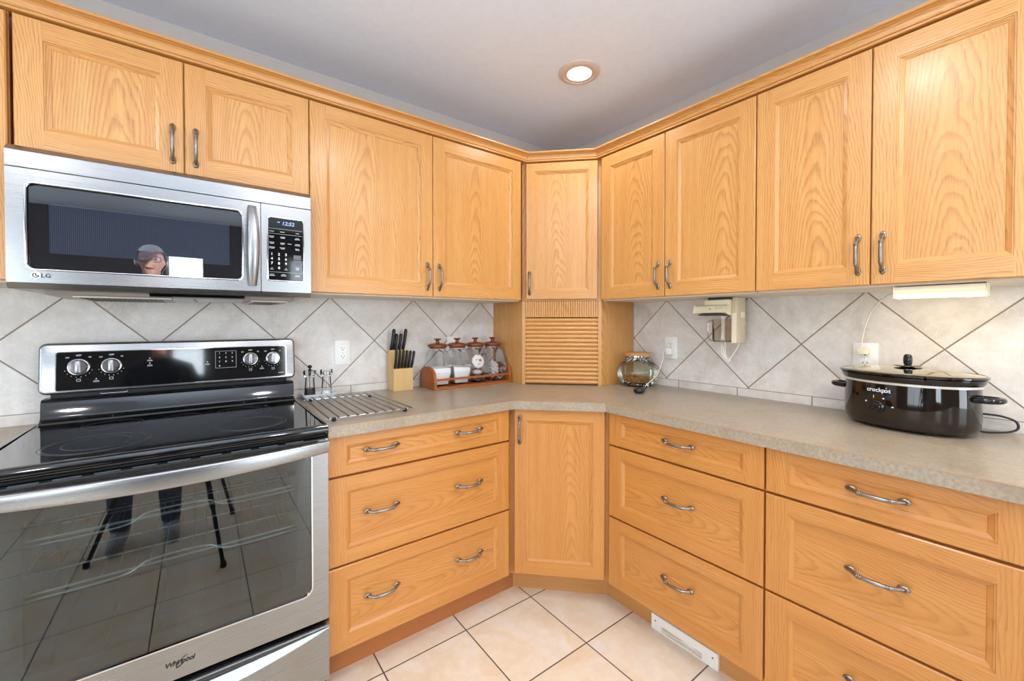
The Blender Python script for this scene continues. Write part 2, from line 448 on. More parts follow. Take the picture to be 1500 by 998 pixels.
def text_into(bm, body, size, mat, shear=0.0, align='CENTER', extrude=0.0003, bold=0.0, spacing=1.0):
    cu = bpy.data.curves.new('lettering', 'FONT'); cu.body = body; cu.size = size; cu.align_x = align; cu.align_y = 'CENTER'
    cu.shear = shear; cu.extrude = extrude; cu.offset = bold; cu.space_character = spacing; cu.resolution_u = 3
    t = bpy.data.objects.new('lettering', cu); COL.objects.link(t)
    dg = bpy.context.evaluated_depsgraph_get()
    me = bpy.data.meshes.new_from_object(t.evaluated_get(dg))
    me.transform(mat); bm.from_mesh(me)
    bpy.data.objects.remove(t); bpy.data.curves.remove(cu); bpy.data.meshes.remove(me)
FRONT = Matrix.Rotation(PI / 2, 4, 'X')
def at(x, y, z, rot=FRONT): return Matrix.Translation((x, y, z)) @ rot

# ------------------------------------------------------------------ setting
def struct(name, b, mats, parent=None, **kw):
    o = obj(name, b, mats, parent, **kw); o['kind'] = 'structure'; return o
def slab(name, d, mat, parent=None):
    bm = bmesh.new(); cbox(bm, *d); return struct(name, bm, mat, parent)
XW, YB, XR, YS = -4.9, -4.7, 0.0, 0.0
slab('floor', (XW - .2, .15, YB - .2, .15, -.1, 0), 'floor')
ceil_o = slab('ceiling', (XW - .2, .15, YB - .2, .15, CEIL, CEIL + .1), 'ceiling')
wl = slab('wall_left', (XW, .12, 0, .12, 0, CEIL), 'wallpaint')
wr = slab('wall_right', (0, .12, YB, 0, 0, CEIL), 'wallpaint')
slab('backsplash', (-3.4, -.5966, -.008, 0, .953, 1.3785), 'tile_l', wl)
slab('backsplash_border', (-3.4, -.5966, -.008, 0, .9145, .9535), 'strip_l', wl)
slab('backsplash', (-.008, 0, -2.9, -.5916, .953, 1.3785), 'tile_r', wr)
slab('backsplash_border', (-.008, 0, -2.9, -.5916, .9145, .9535), 'strip_r', wr)

def holed_wall(name, fixed, t, a0, a1, holes, axis):
    """wall with rectangular openings (a0,a1,z0,z1)"""
    bm = bmesh.new()
    def add(p0, p1, z0, z1):
        if p1 - p0 < 1e-4 or z1 - z0 < 1e-4: return
        if axis == 'x': cbox(bm, p0, p1, fixed - t, fixed, z0, z1)
        else: cbox(bm, fixed - t, fixed, p0, p1, z0, z1)
    cur = a0
    for (h0, h1, z0, z1) in sorted(holes):
        add(cur, h0, 0, CEIL); add(h0, h1, 0, z0); add(h0, h1, z1, CEIL); cur = h1
    add(cur, a1, 0, CEIL)
    return struct(name, bm, 'farwall')
WIN = (-2.32, -1.98, 1.60, 2.00); PAT = (-1.12, -.12, .05, 2.1); WLF = (-4.55, -3.45, .55, 2.1)  # PAT and WLF are unseen openings added for back light
holed_wall('wall_back', YB, .12, XW, 0, [WIN, PAT, WLF], 'x')
SIDE = (-3.4, -1.2, .25, 2.1)
holed_wall('wall_side', XW, .12, YB, 0, [SIDE], 'y')
def window(name, h, fixed, axis, nx):
    a0, a1, z0, z1 = h
    def d(p0, p1, q0, q1, zz0, zz1): return (p0, p1, q0, q1, zz0, zz1) if axis == 'x' else (q0, q1, p0, p1, zz0, zz1)
    bm = bmesh.new(); w = .05
    cbox(bm, *d(a0, a0 + w, fixed - .09, fixed - .01, z0, z1)); cbox(bm, *d(a1 - w, a1, fixed - .09, fixed - .01, z0, z1))
    cbox(bm, *d(a0 + w, a1 - w, fixed - .09, fixed - .01, z0, z0 + w)); cbox(bm, *d(a0 + w, a1 - w, fixed - .09, fixed - .01, z1 - w, z1))
    for i in range(1, nx):
        c = a0 + (a1 - a0) * i / nx; cbox(bm, *d(c - .02, c + .02, fixed - .07, fixed - .03, z0 + w, z1 - w))
    fr = struct(name, bm, 'white')
    bm = bmesh.new(); cbox(bm, *d(a0 + w, a1 - w, fixed - .052, fixed - .048, z0 + w, z1 - w))
    struct('pane', bm, 'pane', fr)
window('window_1', WIN, YB, 'x', 1); window('added_window_3', WLF, YB, 'x', 2); window('added_door_1', PAT, YB, 'x', 1); window('window_2', SIDE, XW, 'y', 3)

# ------------------------------------------------------------------ handles
def handle_mesh():
    bm = bmesh.new()
    pts = [(-.0575, -.004, 0), (-.050, -.009, 0), (-.043, -.018, 0), (-.036, -.0245, 0), (-.029, -.0275, 0), (-.015, -.0295, 0), (0, -.030, 0)]
    pts = pts + [(-p[0], p[1], 0) for p in reversed(pts[:-1])]
    rd = [.0052, .0054, .0048, .0048, .0052, .0056, .0058]; rd = rd + list(reversed(rd[:-1]))
    tube(bm, pts, rd, 10)
    for sx in (-1, 1):
        r = bmesh.ops.create_uvsphere(bm, u_segments=14, v_segments=8, radius=1)
        bmesh.ops.transform(bm, matrix=Matrix.Translation((sx * .0535, -.0022, 0)) @ Matrix.Diagonal((.0135, .0055, .0088, 1)), verts=r['verts'])
        for cx in (.0285, .0325, .0245):
            tube(bm, [(sx * (cx - .0012), -.0280, 0), (sx * (cx + .0012), -.0274, 0)], .0063, 12)
    me = bpy.data.meshes.new('handle'); bmesh.ops.recalc_face_normals(bm, faces=bm.faces); bm.to_mesh(me); bm.free()
    me.materials.append(M['pewter'])
    for p in me.polygons: p.use_smooth = True
    return me
HM = handle_mesh()
def handle(parent, x, y, z, vertical):
    o = bpy.data.objects.new('handle', HM); o.location = (x, y, z)
    if vertical: o.rotation_euler = (0, PI / 2, 0)
    return link(o, parent)

# ------------------------------------------------------------------ doors and drawers
def front(b, x0, x1, z0, z1, yf, t=.02, stile=.058, top=.058, bot=.058, horiz=False, cath=0.0):
    """framed front with stepped moulding and a recessed panel, grain uvs on every piece"""
    e = .003
    R = lambda: random.random()
    def rect(ins, y, hx0, hx1, hz0, hz1): return [(hx0 + ins, y, hz0 + ins), (hx1 - ins, y, hz0 + ins), (hx1 - ins, y, hz1 - ins), (hx0 + ins, y, hz1 - ins)]
    def band(a, c, sds):
        for i in range(4):
            j = (i + 1) % 4; g = 0 if i in (0, 2) else 2
            ctr = ((x0 + x1) / 2, 0, (z0 + z1) / 2)
            q = [a[i], a[j], c[j], c[i]]
            if g == 0: uv = [(p[0], p[2] - z0 + .16 + p[1]) for p in q]
            else: uv = [(p[2], p[0] - x0 + .16 + p[1]) for p in q]
            b.face(q, uv, sds[i])
    sd = [R(), R(), R(), R()]
    yb = yf + t
    o0 = rect(0, yb, x0, x1, z0, z1); o1 = rect(0, yf + e, x0, x1, z0, z1); o2 = rect(e, yf, x0, x1, z0, z1)
    band(o0, o1, sd); band(o1, o2, sd)
    ix0, ix1, iz0, iz1 = x0 + stile, x1 - stile, z0 + bot, z1 - top
    # flat frame: stiles run full height, rails between
    for k, (p0, p1) in enumerate(((x0 + e, ix0), (ix1, x1 - e))):
        q = [(p0, yf, z0 + e), (p1, yf, z0 + e), (p1, yf, z1 - e), (p0, yf, z1 - e)]
        b.face(q, [(p[2], p[0] - p0 + .10 + .05 * R() * 0) for p in q], sd[3 if k == 0 else 1])
    for k, (p0, p1) in enumerate(((z0 + e, iz0), (iz1, z1 - e))):
        q = [(ix0, yf, p0), (ix1, yf, p0), (ix1, yf, p1), (ix0, yf, p1)]
        b.face(q, [(p[0], p[2] - p0 + .06) for p in q], sd[0 if k == 0 else 2])
    prev = rect(0, yf, ix0, ix1, iz0, iz1)
    for ins, dep in ((.0008, .0024), (.0042, .0024), (.0050, .0044), (.0145, .0092), (.0160, .0112)):
        cur = rect(ins, yf + dep, ix0, ix1, iz0, iz1); band(prev, cur, sd); prev = cur
    s = R(); xc = (ix0 + ix1) / 2 + cath; zc = (iz0 + iz1) / 2
    if horiz: uv = [(p[0] - ix0, (p[2] - zc) * 1.0 + .03) for p in prev]
    else: uv = [(p[2] - iz0, p[0] - xc) for p in prev]
    b.face(prev, uv, s)
    b.face(list(reversed(o0)), [(p[2], p[0]) for p in reversed(o0)], s)

def run_loc(side, mid, z):
    return {'L': ((mid, 0, z), 0.0), 'R': ((0, -mid, z), -PI / 2), 'D': ((0, 0, z), 0)}[side]

GAP = .001
def upper(name, label, side, a0, a1, z0, z1, doors, zd0, zd1, D=.3046, hz=None, cat='cabinet'):
    mid = (a0 + a1) / 2 if side != 'D' else 0
    loc, rz = run_loc(side, mid, z0)
    t = thing(name, label, cat, loc, rz, 'oak wall cabinets')
    b = B(); b.box(a0 - mid, a1 - mid, -D, -GAP, .006, z1 - z0, 2, .2)
    obj('carcass', b, 'oak', t, world=False)
    b = B(); b.box(a0 - mid + .001, a1 - mid - .001, -D + .001, -GAP, 0, .006, 0)
    obj('bottom_panel', b, 'mel', t, world=False)
    for (d0, d1, hs, ca) in doors:
        b = B(); front(b, d0 - mid, d1 - mid, zd0 - z0, zd1 - z0, -D - .021, cath=ca)
        dr = obj('door', b, 'oak', t, world=False)
        if hs:
            x = (d1 - mid - .029) if hs > 0 else (d0 - mid + .029)
            handle(dr, x, -D - .021, (hz or zd0 + .093) - z0, True)
    return t

ZB, ZT = 1.378, 2.1265
upper('wall_cabinet', 'short two-door oak wall cabinet above the stainless microwave', 'L', -2.443, -1.6835, 1.7505, 2.133,
      [(-2.4400, -2.0655, 1, .02), (-2.0625, -1.6830, -1, -.01)], 1.7535, ZT, hz=1.848)
upper('wall_cabinet', 'wide two-door oak wall cabinet between microwave and corner cabinet', 'L', -1.682, -.628, 1.372, 2.133,
      [(-1.6800, -1.1555, 1, -.05), (-1.1525, -.6315, -1, -.02)], ZB, ZT, hz=1.471)
upper('wall_cabinet', 'two-door oak wall cabinet right of the corner, can opener mounted underneath', 'R', .6185, 1.386, 1.372, 2.133,
      [(.6220, .9945, 1, .03), (.9975, 1.3845, -1, .06)], ZB, ZT, hz=1.477)
upper('wall_cabinet', 'two-door oak wall cabinet at far right, lit lamp under it', 'R', 1.3875, 2.079, 1.372, 2.133,
      [(1.3885, 1.7265, 1, .02), (1.7295, 2.0775, -1, .0)], ZB, ZT, hz=1.477)
upper('wall_cabinet', 'oak wall cabinet at the left frame edge, beside the microwave', 'L', -2.99, -2.4505, 1.372, 2.133,
      [(-2.987, -2.4520, -1, 0)], ZB, ZT, hz=1.471)

def diag(o, k):
    o.rotation_euler = (0, 0, -PI / 4); o.location = (k, k, 0); return o
# corner wall cabinet (diagonal) and the appliance garage standing below it
C0 = .8875
SX = -.5966
def corner_plan(c, s=0.0):
    return [(-GAP, -GAP), (SX + s, -GAP), (SX + s, -(c + SX + s)), (-(c + SX + s), SX + s), (-GAP, SX + s)]
D0 = C0 / math.sqrt(2)
tc = thing('corner_cabinet', 'narrow diagonal oak corner wall cabinet with one door above the roll-front garage', 'cabinet', (-.3, -.3, 1.3755), 0, 'oak wall cabinets')
b = B(); b.prism(corner_plan(C0), 1.3755, 2.133); obj('carcass', b, 'oak', tc)
b = B(); front(b, -.1935, .1935, .0085, ZT - 1.3755, -D0 - .021, stile=.047, top=.045, bot=.045, cath=-.02)
dr = diag(obj('door', b, 'oak', tc, world=False), .3)
handle(dr, -.1725, -D0 - .021, 1.472 - 1.3755, True)

tg = thing('appliance_garage', 'oak corner appliance garage with closed tambour roll door on the countertop', 'cabinet', (-.3, -.3, .9145))
hw = .216
b = B(); b.prism([(-GAP, -GAP), (SX, -GAP), (SX, -.012), (-GAP - .012, -.012)], .9145, 1.3745)
b.prism([(SX, -.012), (SX, -(C0 + SX)), (SX + .018, -(C0 + SX) + .018 - .0), (SX + .018, -.012)], .9145, 1.3745)
b.prism([(-.012, SX), (-.012, SX + .018), (-(C0 + SX) + .018, SX + .018), (-(C0 + SX), SX)], .9145, 1.3745)
obj('side_panel', b, 'oak', tg)
for sgn in (-1, 1):
    b = B(); b.box(min(sgn * hw, sgn * (hw - .018)), max(sgn * hw, sgn * (hw - .018)), -D0, -D0 + .02, 0, .46, 2); diag(obj('frame_stile', b, 'oak', tg, world=False), .3)

b = B(); n = 32; x0, x1 = -hw + .0185, hw - .0185
for i in range(n):
    a = x0 + (x1 - x0) * i / n; c = x0 + (x1 - x0) * (i + 1) / n; sd = random.random()
    yf = -D0 + .001; zz0, zz1 = .372, .46
    prof = [(a, yf + .004), (a + .002, yf), (c - .002, yf), (c, yf + .004)]
    for p, q in zip(prof, prof[1:]):
        b.face([(p[0], p[1], zz0), (q[0], q[1], zz0), (q[0], q[1], zz1), (p[0], p[1], zz1)], [(zz0, p[0]), (zz0, q[0]), (zz1, q[0]), (zz1, p[0])], sd)
b.box(x0, x1, -D0 + .0055, -D0 + .02, .372, .46, 2)
diag(obj('valance', b, 'oak', tg, world=False), .3)
b = B(); n = 16; z0, z1 = .004, .368
for i in range(n):
    a = z0 + (z1 - z0) * i / n; c = z0 + (z1 - z0) * (i + 1) / n; sd = random.random(); K = 8
    pr = [(a + (c - a) * k / K, -D0 + .012 - .009 * math.sin(PI * k / K) ** .7) for k in range(K + 1)]
    for p, q in zip(pr, pr[1:]):
        b.face([(x0, p[1], p[0]), (x1, p[1], p[0]), (x1, q[1], q[0]), (x0, q[1], q[0])], [(x0, p[0] + .2), (x1, p[0] + .2), (x1, q[0] + .2), (x0, q[0] + .2)], sd)
b.box(x0, x1, -D0 + .013, -D0 + .02, z0, z1, 0)
diag(obj('tambour_door', b, 'oak', tg, world=False, smooth=True), .3)

# crown moulding
def offset_path(e):
    yl = -(.3056 + e); c = C0 + math.sqrt(2) * e
    return [(-3.0, yl), (-(c + yl), yl), (yl, -(c + yl)), (yl, -2.60)]
prof = [(-.03, 2.1335), (.0230, 2.1335), (.0250, 2.1350), (.0250, 2.1395), (.0215, 2.1405), (.0215, 2.1425), (.0255, 2.1435), (.0275, 2.148), (.0285, 2.1540), (.0265, 2.1550), (.0275, 2.1600), (.0325, 2.1650), (.0415, 2.1680), (.0415, 2.1695), (.0500, 2.1700), (.0520, 2.1730), (.0520, 2.1770), (.050, 2.179), (-.03, 2.179)]
b = B(); acc = 0
lens = []
for i in range(len(prof)):
    j = (i + 1) % len(prof)
    A, Bp = offset_path(prof[i][0]), offset_path(prof[j][0]); dv = math.hypot(prof[j][0] - prof[i][0], prof[j][1] - prof[i][1])
    L = 0
    for k in range(3):
        d0 = math.hypot(A[k + 1][0] - A[k][0], A[k + 1][1] - A[k][1])
        b.face([(*A[k], prof[i][1]), (*A[k + 1], prof[i][1]), (*Bp[k + 1], prof[j][1]), (*Bp[k], prof[j][1])],
               [(L, acc + .2), (L + d0, acc + .2), (L + d0, acc + dv + .2), (L, acc + dv + .2)], .3 + .2 * k)
        L += d0
    acc += dv
for k, rev in ((0, True), (3, False)):
    pp = [(*offset_path(e)[k], z) for e, z in prof]
    b.face(pp if rev else list(reversed(pp)), [(p[0], p[2]) for p in pp], .5)
cr = obj('crown_moulding', b, 'oak'); tag(cr, 'stepped oak crown moulding running along the tops of the wall cabinets', 'moulding')

# ------------------------------------------------------------------ base cabinets
TK = .535
DB = .6088
ROWS = [(.737, .8755), (.4305, .7295), (.132, .4235)]
def base(name, label, side, a0, a1, f0, f1, handles, toe='oak_toe', toe0=None, toe1=None, fill=None):
    mid = (a0 + a1) / 2; loc, rz = run_loc(side, mid, 0)
    t = thing(name, label, 'cabinet', loc, rz, 'oak drawer cabinets')
    b = B(); b.box(a0 - mid, a1 - mid, -DB, -.012, .122, .8755, 2, .2)
    obj('carcass', b, 'oak_shaded', t, world=False)
    b = B(); b.box((toe0 or a0) - mid, (toe1 or a1) - mid, -TK, -TK + .018, .0005, .1215, 0, .2)
    obj('toe_kick', b, toe, t, world=False)
    for i, (z0, z1) in enumerate(ROWS):
        b = B(); front(b, f0 - mid, f1 - mid, z0, z1, -DB - .021, stile=.06, top=(.034 if i == 0 else .046), bot=(.034 if i == 0 else .05), horiz=True)
        dr = obj('drawer', b, 'oak_shaded', t, world=False)
        for h in handles: handle(dr, h - mid, -DB - .021, (.8125, .594, .2935)[i], False)
    return t
base('drawer_cabinet', 'three-drawer oak base cabinet with paired pulls between range and corner', 'L', -1.694, -.936, -1.6920, -.9380, (-1.508, -1.143), toe1=-.846)
base('drawer_cabinet', 'three-drawer oak base cabinet with floor register in its toe kick', 'R', .929, 1.5445, .9315, 1.5430, (1.252,), 'oak_toe2', toe0=.846)
base('drawer_cabinet', 'three-drawer oak base cabinet below the slow cooker at far right', 'R', 1.5465, 2.079, 1.5485, 2.0775, (1.813,), 'oak_toe2')
base('drawer_cabinet', 'drawer base cabinet at the left frame edge, hidden behind the range', 'L', -3.0, -2.462, -2.998, -2.464, (-2.731,))
c1 = 1.5125
d1 = c1 / math.sqrt(2)
tb = thing('corner_cabinet', 'diagonal oak corner base cabinet with one door under the countertop', 'cabinet', (-.5, -.5, 0))
b = B(); b.prism([(-.012, -.012), (-.915, -.012), (-.915, -(c1 - .915)), (-(c1 - .915), -.915), (-.012, -.915)], .122, .8755); obj('carcass', b, 'oak_shaded', tb)
b = B(); c2 = 1.381; q = .018 / math.sqrt(2)
b.prism([(-(c2 - TK), -TK), (-TK, -(c2 - TK)), (-TK + q, -(c2 - TK) + q), (-(c2 - TK) + q, -TK + q)], .0005, .1215, 0); obj('toe_kick', b, 'oak_toe2', tb)
b = B(); front(b, -.1985, .1985, .134, .8745, -d1 - .021, stile=.05, top=.05, bot=.055, cath=.05)
dr = diag(obj('door', b, 'oak_shaded', tb, world=False), .5)
handle(dr, -.1735, -d1 - .021, .781, True)

# ------------------------------------------------------------------ countertops
CT = [(-.0085, -.0085), (-1.6935, -.0085), (-1.6935, -.650), (-.9285, -.650), (-.650, -.9285), (-.650, -2.60), (-.0085, -2.60)]
b = B(); b.prism(CT, .8765, .914)
to = thing('countertop', 'long stone-look laminate countertop turning the corner with a clipped front', 'countertop', (-.6, -.6, .8765))
obj('slab', b, 'lam', to)
bm = bmesh.new()
fr = [(-1.6935, -.6504), (-.9286, -.6504), (-.6504, -.9286), (-.6504, -2.60)]
def strip(bm, path, w, z0, z1):
    for (ax, ay), (bx, by) in zip(path, path[1:]):
        d = Vector((bx - ax, by - ay, 0)).normalized(); nrm = Vector((d.y, -d.x, 0))
        p = [Vector((ax, ay, z0)), Vector((bx, by, z0))]
        vs = [p[0], p[1], p[1] - nrm * -w, p[0] - nrm * -w]
        lo = [bm.verts.new(v) for v in vs]; hi = [bm.verts.new(v + Vector((0, 0, z1 - z0))) for v in vs]
        for i in range(4): bm.faces.new((lo[i], lo[(i + 1) % 4], hi[(i + 1) % 4], hi[i]))
        bm.faces.new(hi); bm.faces.new(list(reversed(lo)))
strip(bm, fr, .0006, .9124, .9142)
obj('edge_seam', bm, 'lamline', to)['label'] = 'thin brown laminate seam'
b = B(); b.prism([(-2.4605, -.0085), (-3.0, -.0085), (-3.0, -.650), (-2.4605, -.650)], .8765, .914)
tag(obj('countertop', b, 'lam'), 'short piece of laminate countertop left of the range', 'countertop')
M['under'] = plain('painted_underside', rgb(186, 178, 168), .4, .3)
M['nickel2'] = plain('polished_rim', rgb(232, 230, 226), .3, .6)
M['nickel'] = plain('nickel_rack_wire', rgb(236, 236, 236), .28, .75)
M['ring'] = plain('burner_print', rgb(58, 60, 63), .3)

# ================================================================== microwave
def prof_x(bm, prof, x0, x1):
    """extrude a (y,z) profile along x"""
    a = [bm.verts.new((x0, y, z)) for y, z in prof]; b = [bm.verts.new((x1, y, z)) for y, z in prof]; n = len(prof)
    for i in range(n): bm.faces.new((a[i], a[(i + 1) % n], b[(i + 1) % n], b[i]))
    bm.faces.new(list(reversed(a))); bm.faces.new(b)
mw = thing('microwave', 'stainless over-the-range microwave with dark window and keypad, above the range', 'microwave', (-2.067, -.2, 1.352))
X0, X1, YF = -2.444, -1.690, -.385
boxobj('body', (X0 + .004, X1 - .004, -.352, -.012, 1.352, 1.7475), 'steel_v', mw)
bm = bmesh.new(); prof_x(bm, [(-.353, 1.6845), (YF, 1.6845), (YF, 1.728), (YF + .004, 1.733), (-.365, 1.7465), (-.353, 1.7465)], X0, X1)
obj('vent_strip', bm, 'steel', mw)
XD = -1.8535
bm = bmesh.new(); ringplate(bm, rrect(X0, XD, 1.3695, 1.6815, .003), rrect(-2.409, -1.905, 1.4035, 1.6475, .02), -.3535, YF)
mdoor = obj('door', bm, 'steel', mw)
bm = bmesh.new(); ringplate(bm, rrect(-2.410, -1.904, 1.4025, 1.6485, .021), rrect(-2.4045, -1.9095, 1.408, 1.643, .016), YF + .004, YF - .0022)
obj('window_trim', bm, 'chrome', mdoor, bevel=.0008)
bm = bmesh.new(); plate(bm, rrect(-2.409, -1.905, 1.4035, 1.6475, .02), -.3735, -.3765); obj('window_glass', bm, 'glass_mw', mdoor)
bm = bmesh.new(); ringplate(bm, rrect(-2.409, -1.905, 1.4035, 1.6475, .019), rrect(-2.368, -1.943, 1.455, 1.598, .004), -.356, -.3705); obj('window_border', bm, 'black', mdoor)
bm = bmesh.new(); plate(bm, rrect(-2.3675, -1.9435, 1.4555, 1.5975, .004), -.358, -.366); obj('perforated_screen', bm, 'screen', mdoor)
# handle: bowed flat bar
bm = bmesh.new(); N = 14; rows = []
for k in range(N + 1):
    t = k / N; z = 1.388 + (1.666 - 1.388) * t; s_ = math.sin(PI * t); w = .0125 + .0055 * s_; yy = YF - .006 - .026 * s_ ** .8
    xc = -1.879 + .002 * s_
    rows.append([bm.verts.new((xc + w * math.cos(a), yy - .007 * math.sin(a) * (1 if math.sin(a) > 0 else .6), z)) for a in [2 * PI * j / 16 for j in range(16)]])
for a, b in zip(rows, rows[1:]):
    for j in range(16): bm.faces.new((a[j], a[(j + 1) % 16], b[(j + 1) % 16], b[j]))
bm.faces.new(rows[0]); bm.faces.new(rows[-1])
obj('handle', bm, 'steel_v', mdoor, smooth=True)
bm = bmesh.new(); r = lathe(bm, [(0, 0), (.0098, 0), (.0098, .0012), (0, .0012)], n=28, mat=at(-2.3895, YF - .0002, 1.3905, Matrix.Rotation(PI / 2, 4, 'X')))
obj('logo_disc', bm, 'white', mdoor)
bm = bmesh.new()
A0 = at(-2.3895, YF - .0016, 1.3905)
for a0, a1, rr in ((.6 * PI, 1.95 * PI, .0058),):
    tube(bm, [A0 @ Vector((rr * math.cos(a0 + (a1 - a0) * k / 16), rr * math.sin(a0 + (a1 - a0) * k / 16), 0)) for k in range(17)], .0012, 6)
tube(bm, [A0 @ Vector((0, .0058, 0)), A0 @ Vector((0, -.001, 0))], .0012, 6); tube(bm, [A0 @ Vector((.0058, -.001, 0)), A0 @ Vector((0, -.001, 0))], .0012, 6)
obj('logo_mark', bm, 'legend_d', mdoor)
bm = bmesh.new(); text_into(bm, 'LG', .0155, at(-2.3705, YF - .0005, 1.3898), spacing=1.12, bold=.0003); obj('logo_lettering', bm, 'legend_d', mdoor)
# control side
bm = bmesh.new(); ringplate(bm, rrect(-1.8515, X1, 1.3695, 1.6815, .003), rrect(-1.8335, -1.7135, 1.408, 1.6405, .01), -.3535, YF)
mc = obj('control_panel', bm, 'steel_v', mw)
bm = bmesh.new(); ringplate(bm, rrect(-1.8345, -1.7125, 1.407, 1.6415, .011), rrect(-1.8295, -1.7175, 1.412, 1.6365, .007), YF + .003, YF - .002); obj('keypad_trim', bm, 'chrome', mc, bevel=.0007)
bm = bmesh.new(); plate(bm, rrect(-1.8335, -1.7135, 1.408, 1.6405, .01), -.356, -.3822); kp = obj('keypad', bm, 'blackgloss', mc)
bm = bmesh.new(); text_into(bm, '12:52', .0185, at(-1.7665, -.3825, 1.6195), shear=.2, bold=.0004)
text_into(bm, 'AM', .0058, at(-1.7965, -.3825, 1.6225), bold=.0002); obj('clock_digits', bm, 'display', mc)
bm = bmesh.new()
for i, ch in enumerate('1234567890'):
    cx, cz = (-1.8185 + .0225 * (i % 3), 1.506 - .0165 * (i // 3)) if i < 9 else (-1.796, 1.4565)
    text_into(bm, ch, .0125, at(cx, -.3824, cz), bold=.0004)
def dash(x, z, w, h=.0014): cbox(bm, x - w / 2, x + w / 2, -.3829, -.3821, z - h / 2, z + h / 2)
rnd = random.Random(3)
for rz, n in ((1.588, 1), (1.570, 2), (1.548, 2), (1.531, 2)):
    for cx in (-1.8185, -1.7845, -1.736):
        for j in range(n): dash(cx + rnd.uniform(-.001, .001), rz - .004 * j, rnd.uniform(.011, .018))
dash(-1.7615, 1.547, .012)
for cx in (-1.8185, -1.7735): dash(cx, 1.4515, .010); dash(cx, 1.4565, .004)
for cx in (-1.736,): dash(cx, 1.4615, .012); dash(cx, 1.4575, .014); dash(cx, 1.4535, .010)
for cx in (-1.8185, -1.7815, -1.736):
    dash(cx, 1.433, .014); dash(cx, 1.4285, .018)
for z in (1.5985, 1.580, 1.4415): cbox(bm, -1.8275, -1.7195, -.38255, -.3821, z - .0003, z + .0003)
obj('key_legends', bm, 'legend', mc)
for nm, z, col in (('start_key', 1.500, 'legend_g'), ('stop_key', 1.481, 'legend_g')):
    bm = bmesh.new(); plate(bm, rrect(-1.7485, -1.7235, z - .0085, z + .0075, .002), -.3815, -.3826); obj(nm, bm, col, mc)
# chin and underside
bm = bmesh.new(); prof_x(bm, [(-.353, 1.3525), (-.374, 1.3525), (YF, 1.3685), (-.353, 1.3685)], X0, X1); obj('bottom_chin', bm, 'steel', mw)
bm = bmesh.new(); prof_x(bm, [(-.345, 1.3515), (-.325, 1.3400), (-.06, 1.3375), (-.03, 1.3515)], X0 + .06, X1 - .05); obj('underside', bm, M['under'], mw)
for a, b in ((-2.33, -2.10), (-1.88, -1.76)):
    bm = bmesh.new(); cbox(bm, a, b, -.33, -.06, 1.3335, 1.3395)
    fl = obj('grease_filter', bm, M['under'], mw, bevel=.002)
    bm = bmesh.new()
    k = int((b - a - .03) / .012)
    for i in range(k): cbox(bm, a + .015 + i * .012, a + .021 + i * .012, -.325, -.07, 1.3322, 1.3336)
    obj('filter_louvre', bm, 'dark', fl)
bm = bmesh.new(); prof_x(bm, [(-.352, 1.3515), (-.345, 1.343), (-.20, 1.3325), (-.195, 1.3395)], -2.155, -1.90); obj('lamp_cover', bm, 'blackgloss', mw)

# ================================================================== range
X0, X1 = -2.4555, -1.7005
YD = -.675
rg = thing('range', 'stainless freestanding electric range with black glass cooktop and glass oven door', 'range', (-2.078, -.35, 0))
boxobj('side_panel', (X0, X0 + .02, -.634, -.03, .02, .9165), 'black', rg, .001)
boxobj('side_panel', (X1 - .02, X1, -.634, -.03, .02, .9165), 'black', rg, .001)
boxobj('back_panel', (X0 + .0205, X1 - .0205, -.05, -.03, .02, .9165), 'black', rg, .001)
boxobj('base_pan', (X0 + .0205, X1 - .0205, -.60, -.0505, .02, .1), 'black', rg, .001)
for fx in (X0 + .05, X1 - .05):
    for fy in (-.55, -.1):
        bm = bmesh.new(); lathe(bm, [(.018, 0.0005), (.018, .0195)], (fx, fy, 0), 14); obj('foot', bm, 'rubber', rg)
# oven liner open to the front
bm = bmesh.new(); vs = cbox(bm, -2.405, -1.752, -.632, -.10, .345, .862)
bmesh.ops.delete(bm, geom=[f for f in bm.faces if f.calc_center_median().y < -.63], context='FACES')
for v in [v for v in bm.verts]: pass
ov = obj('oven_liner', bm, plain('grey_enamel_liner', rgb(58, 58, 62), .35), rg)
def rack(z):
    bm = bmesh.new(); r = .0022; x0, x1, y0, y1 = -2.395, -1.762, -.615, -.14
    tube(bm, [(x0, y0, z), (x1, y0, z), (x1, y1, z), (x0, y1, z), (x0, y0, z)], .0032, 8)
    for i in range(1, 20): cx = x0 + (x1 - x0) * i / 20; tube(bm, [(cx, y0, z + .003), (cx, y1, z + .003)], .0013, 6)
    for yy in (-.50, -.38, -.26): tube(bm, [(x0, yy, z), (x1, yy, z)], .0028, 8)
    tube(bm, smooth_path([(x0, y0 - .001, z - .012), (-2.2, y0 - .001, z - .012), (-2.14, y0 - .001, z + .012), (-2.02, y0 - .001, z + .012), (-1.96, y0 - .001, z - .012), (x1, y0 - .001, z - .012)], 5), .003, 8)
    return obj('oven_rack', bm, M['nickel'], rg, smooth=True)
rack(.605); rack(.735)
bm = bmesh.new()
for z in (.43, .455): tube(bm, smooth_path([(-2.34, -.13, z)] + [(-2.30 + .055 * i, (-.56 if i % 2 else -.16), z) for i in range(10)] + [(-1.80, -.13, z)], 4), .0035, 6)
bm2 = bmesh.new(); 
tube(bm2, smooth_path([(-2.34, -.105, .385), (-2.34, -.55, .385), (-2.24, -.55, .385), (-2.24, -.18, .385), (-2.13, -.18, .385), (-2.13, -.55, .385), (-2.03, -.55, .385), (-2.03, -.18, .385), (-1.92, -.18, .385), (-1.92, -.55, .385), (-1.82, -.55, .385), (-1.82, -.105, .385)], 4), .0035, 8)
bm.free(); obj('bake_element', bm2, 'wire', rg, smooth=True)
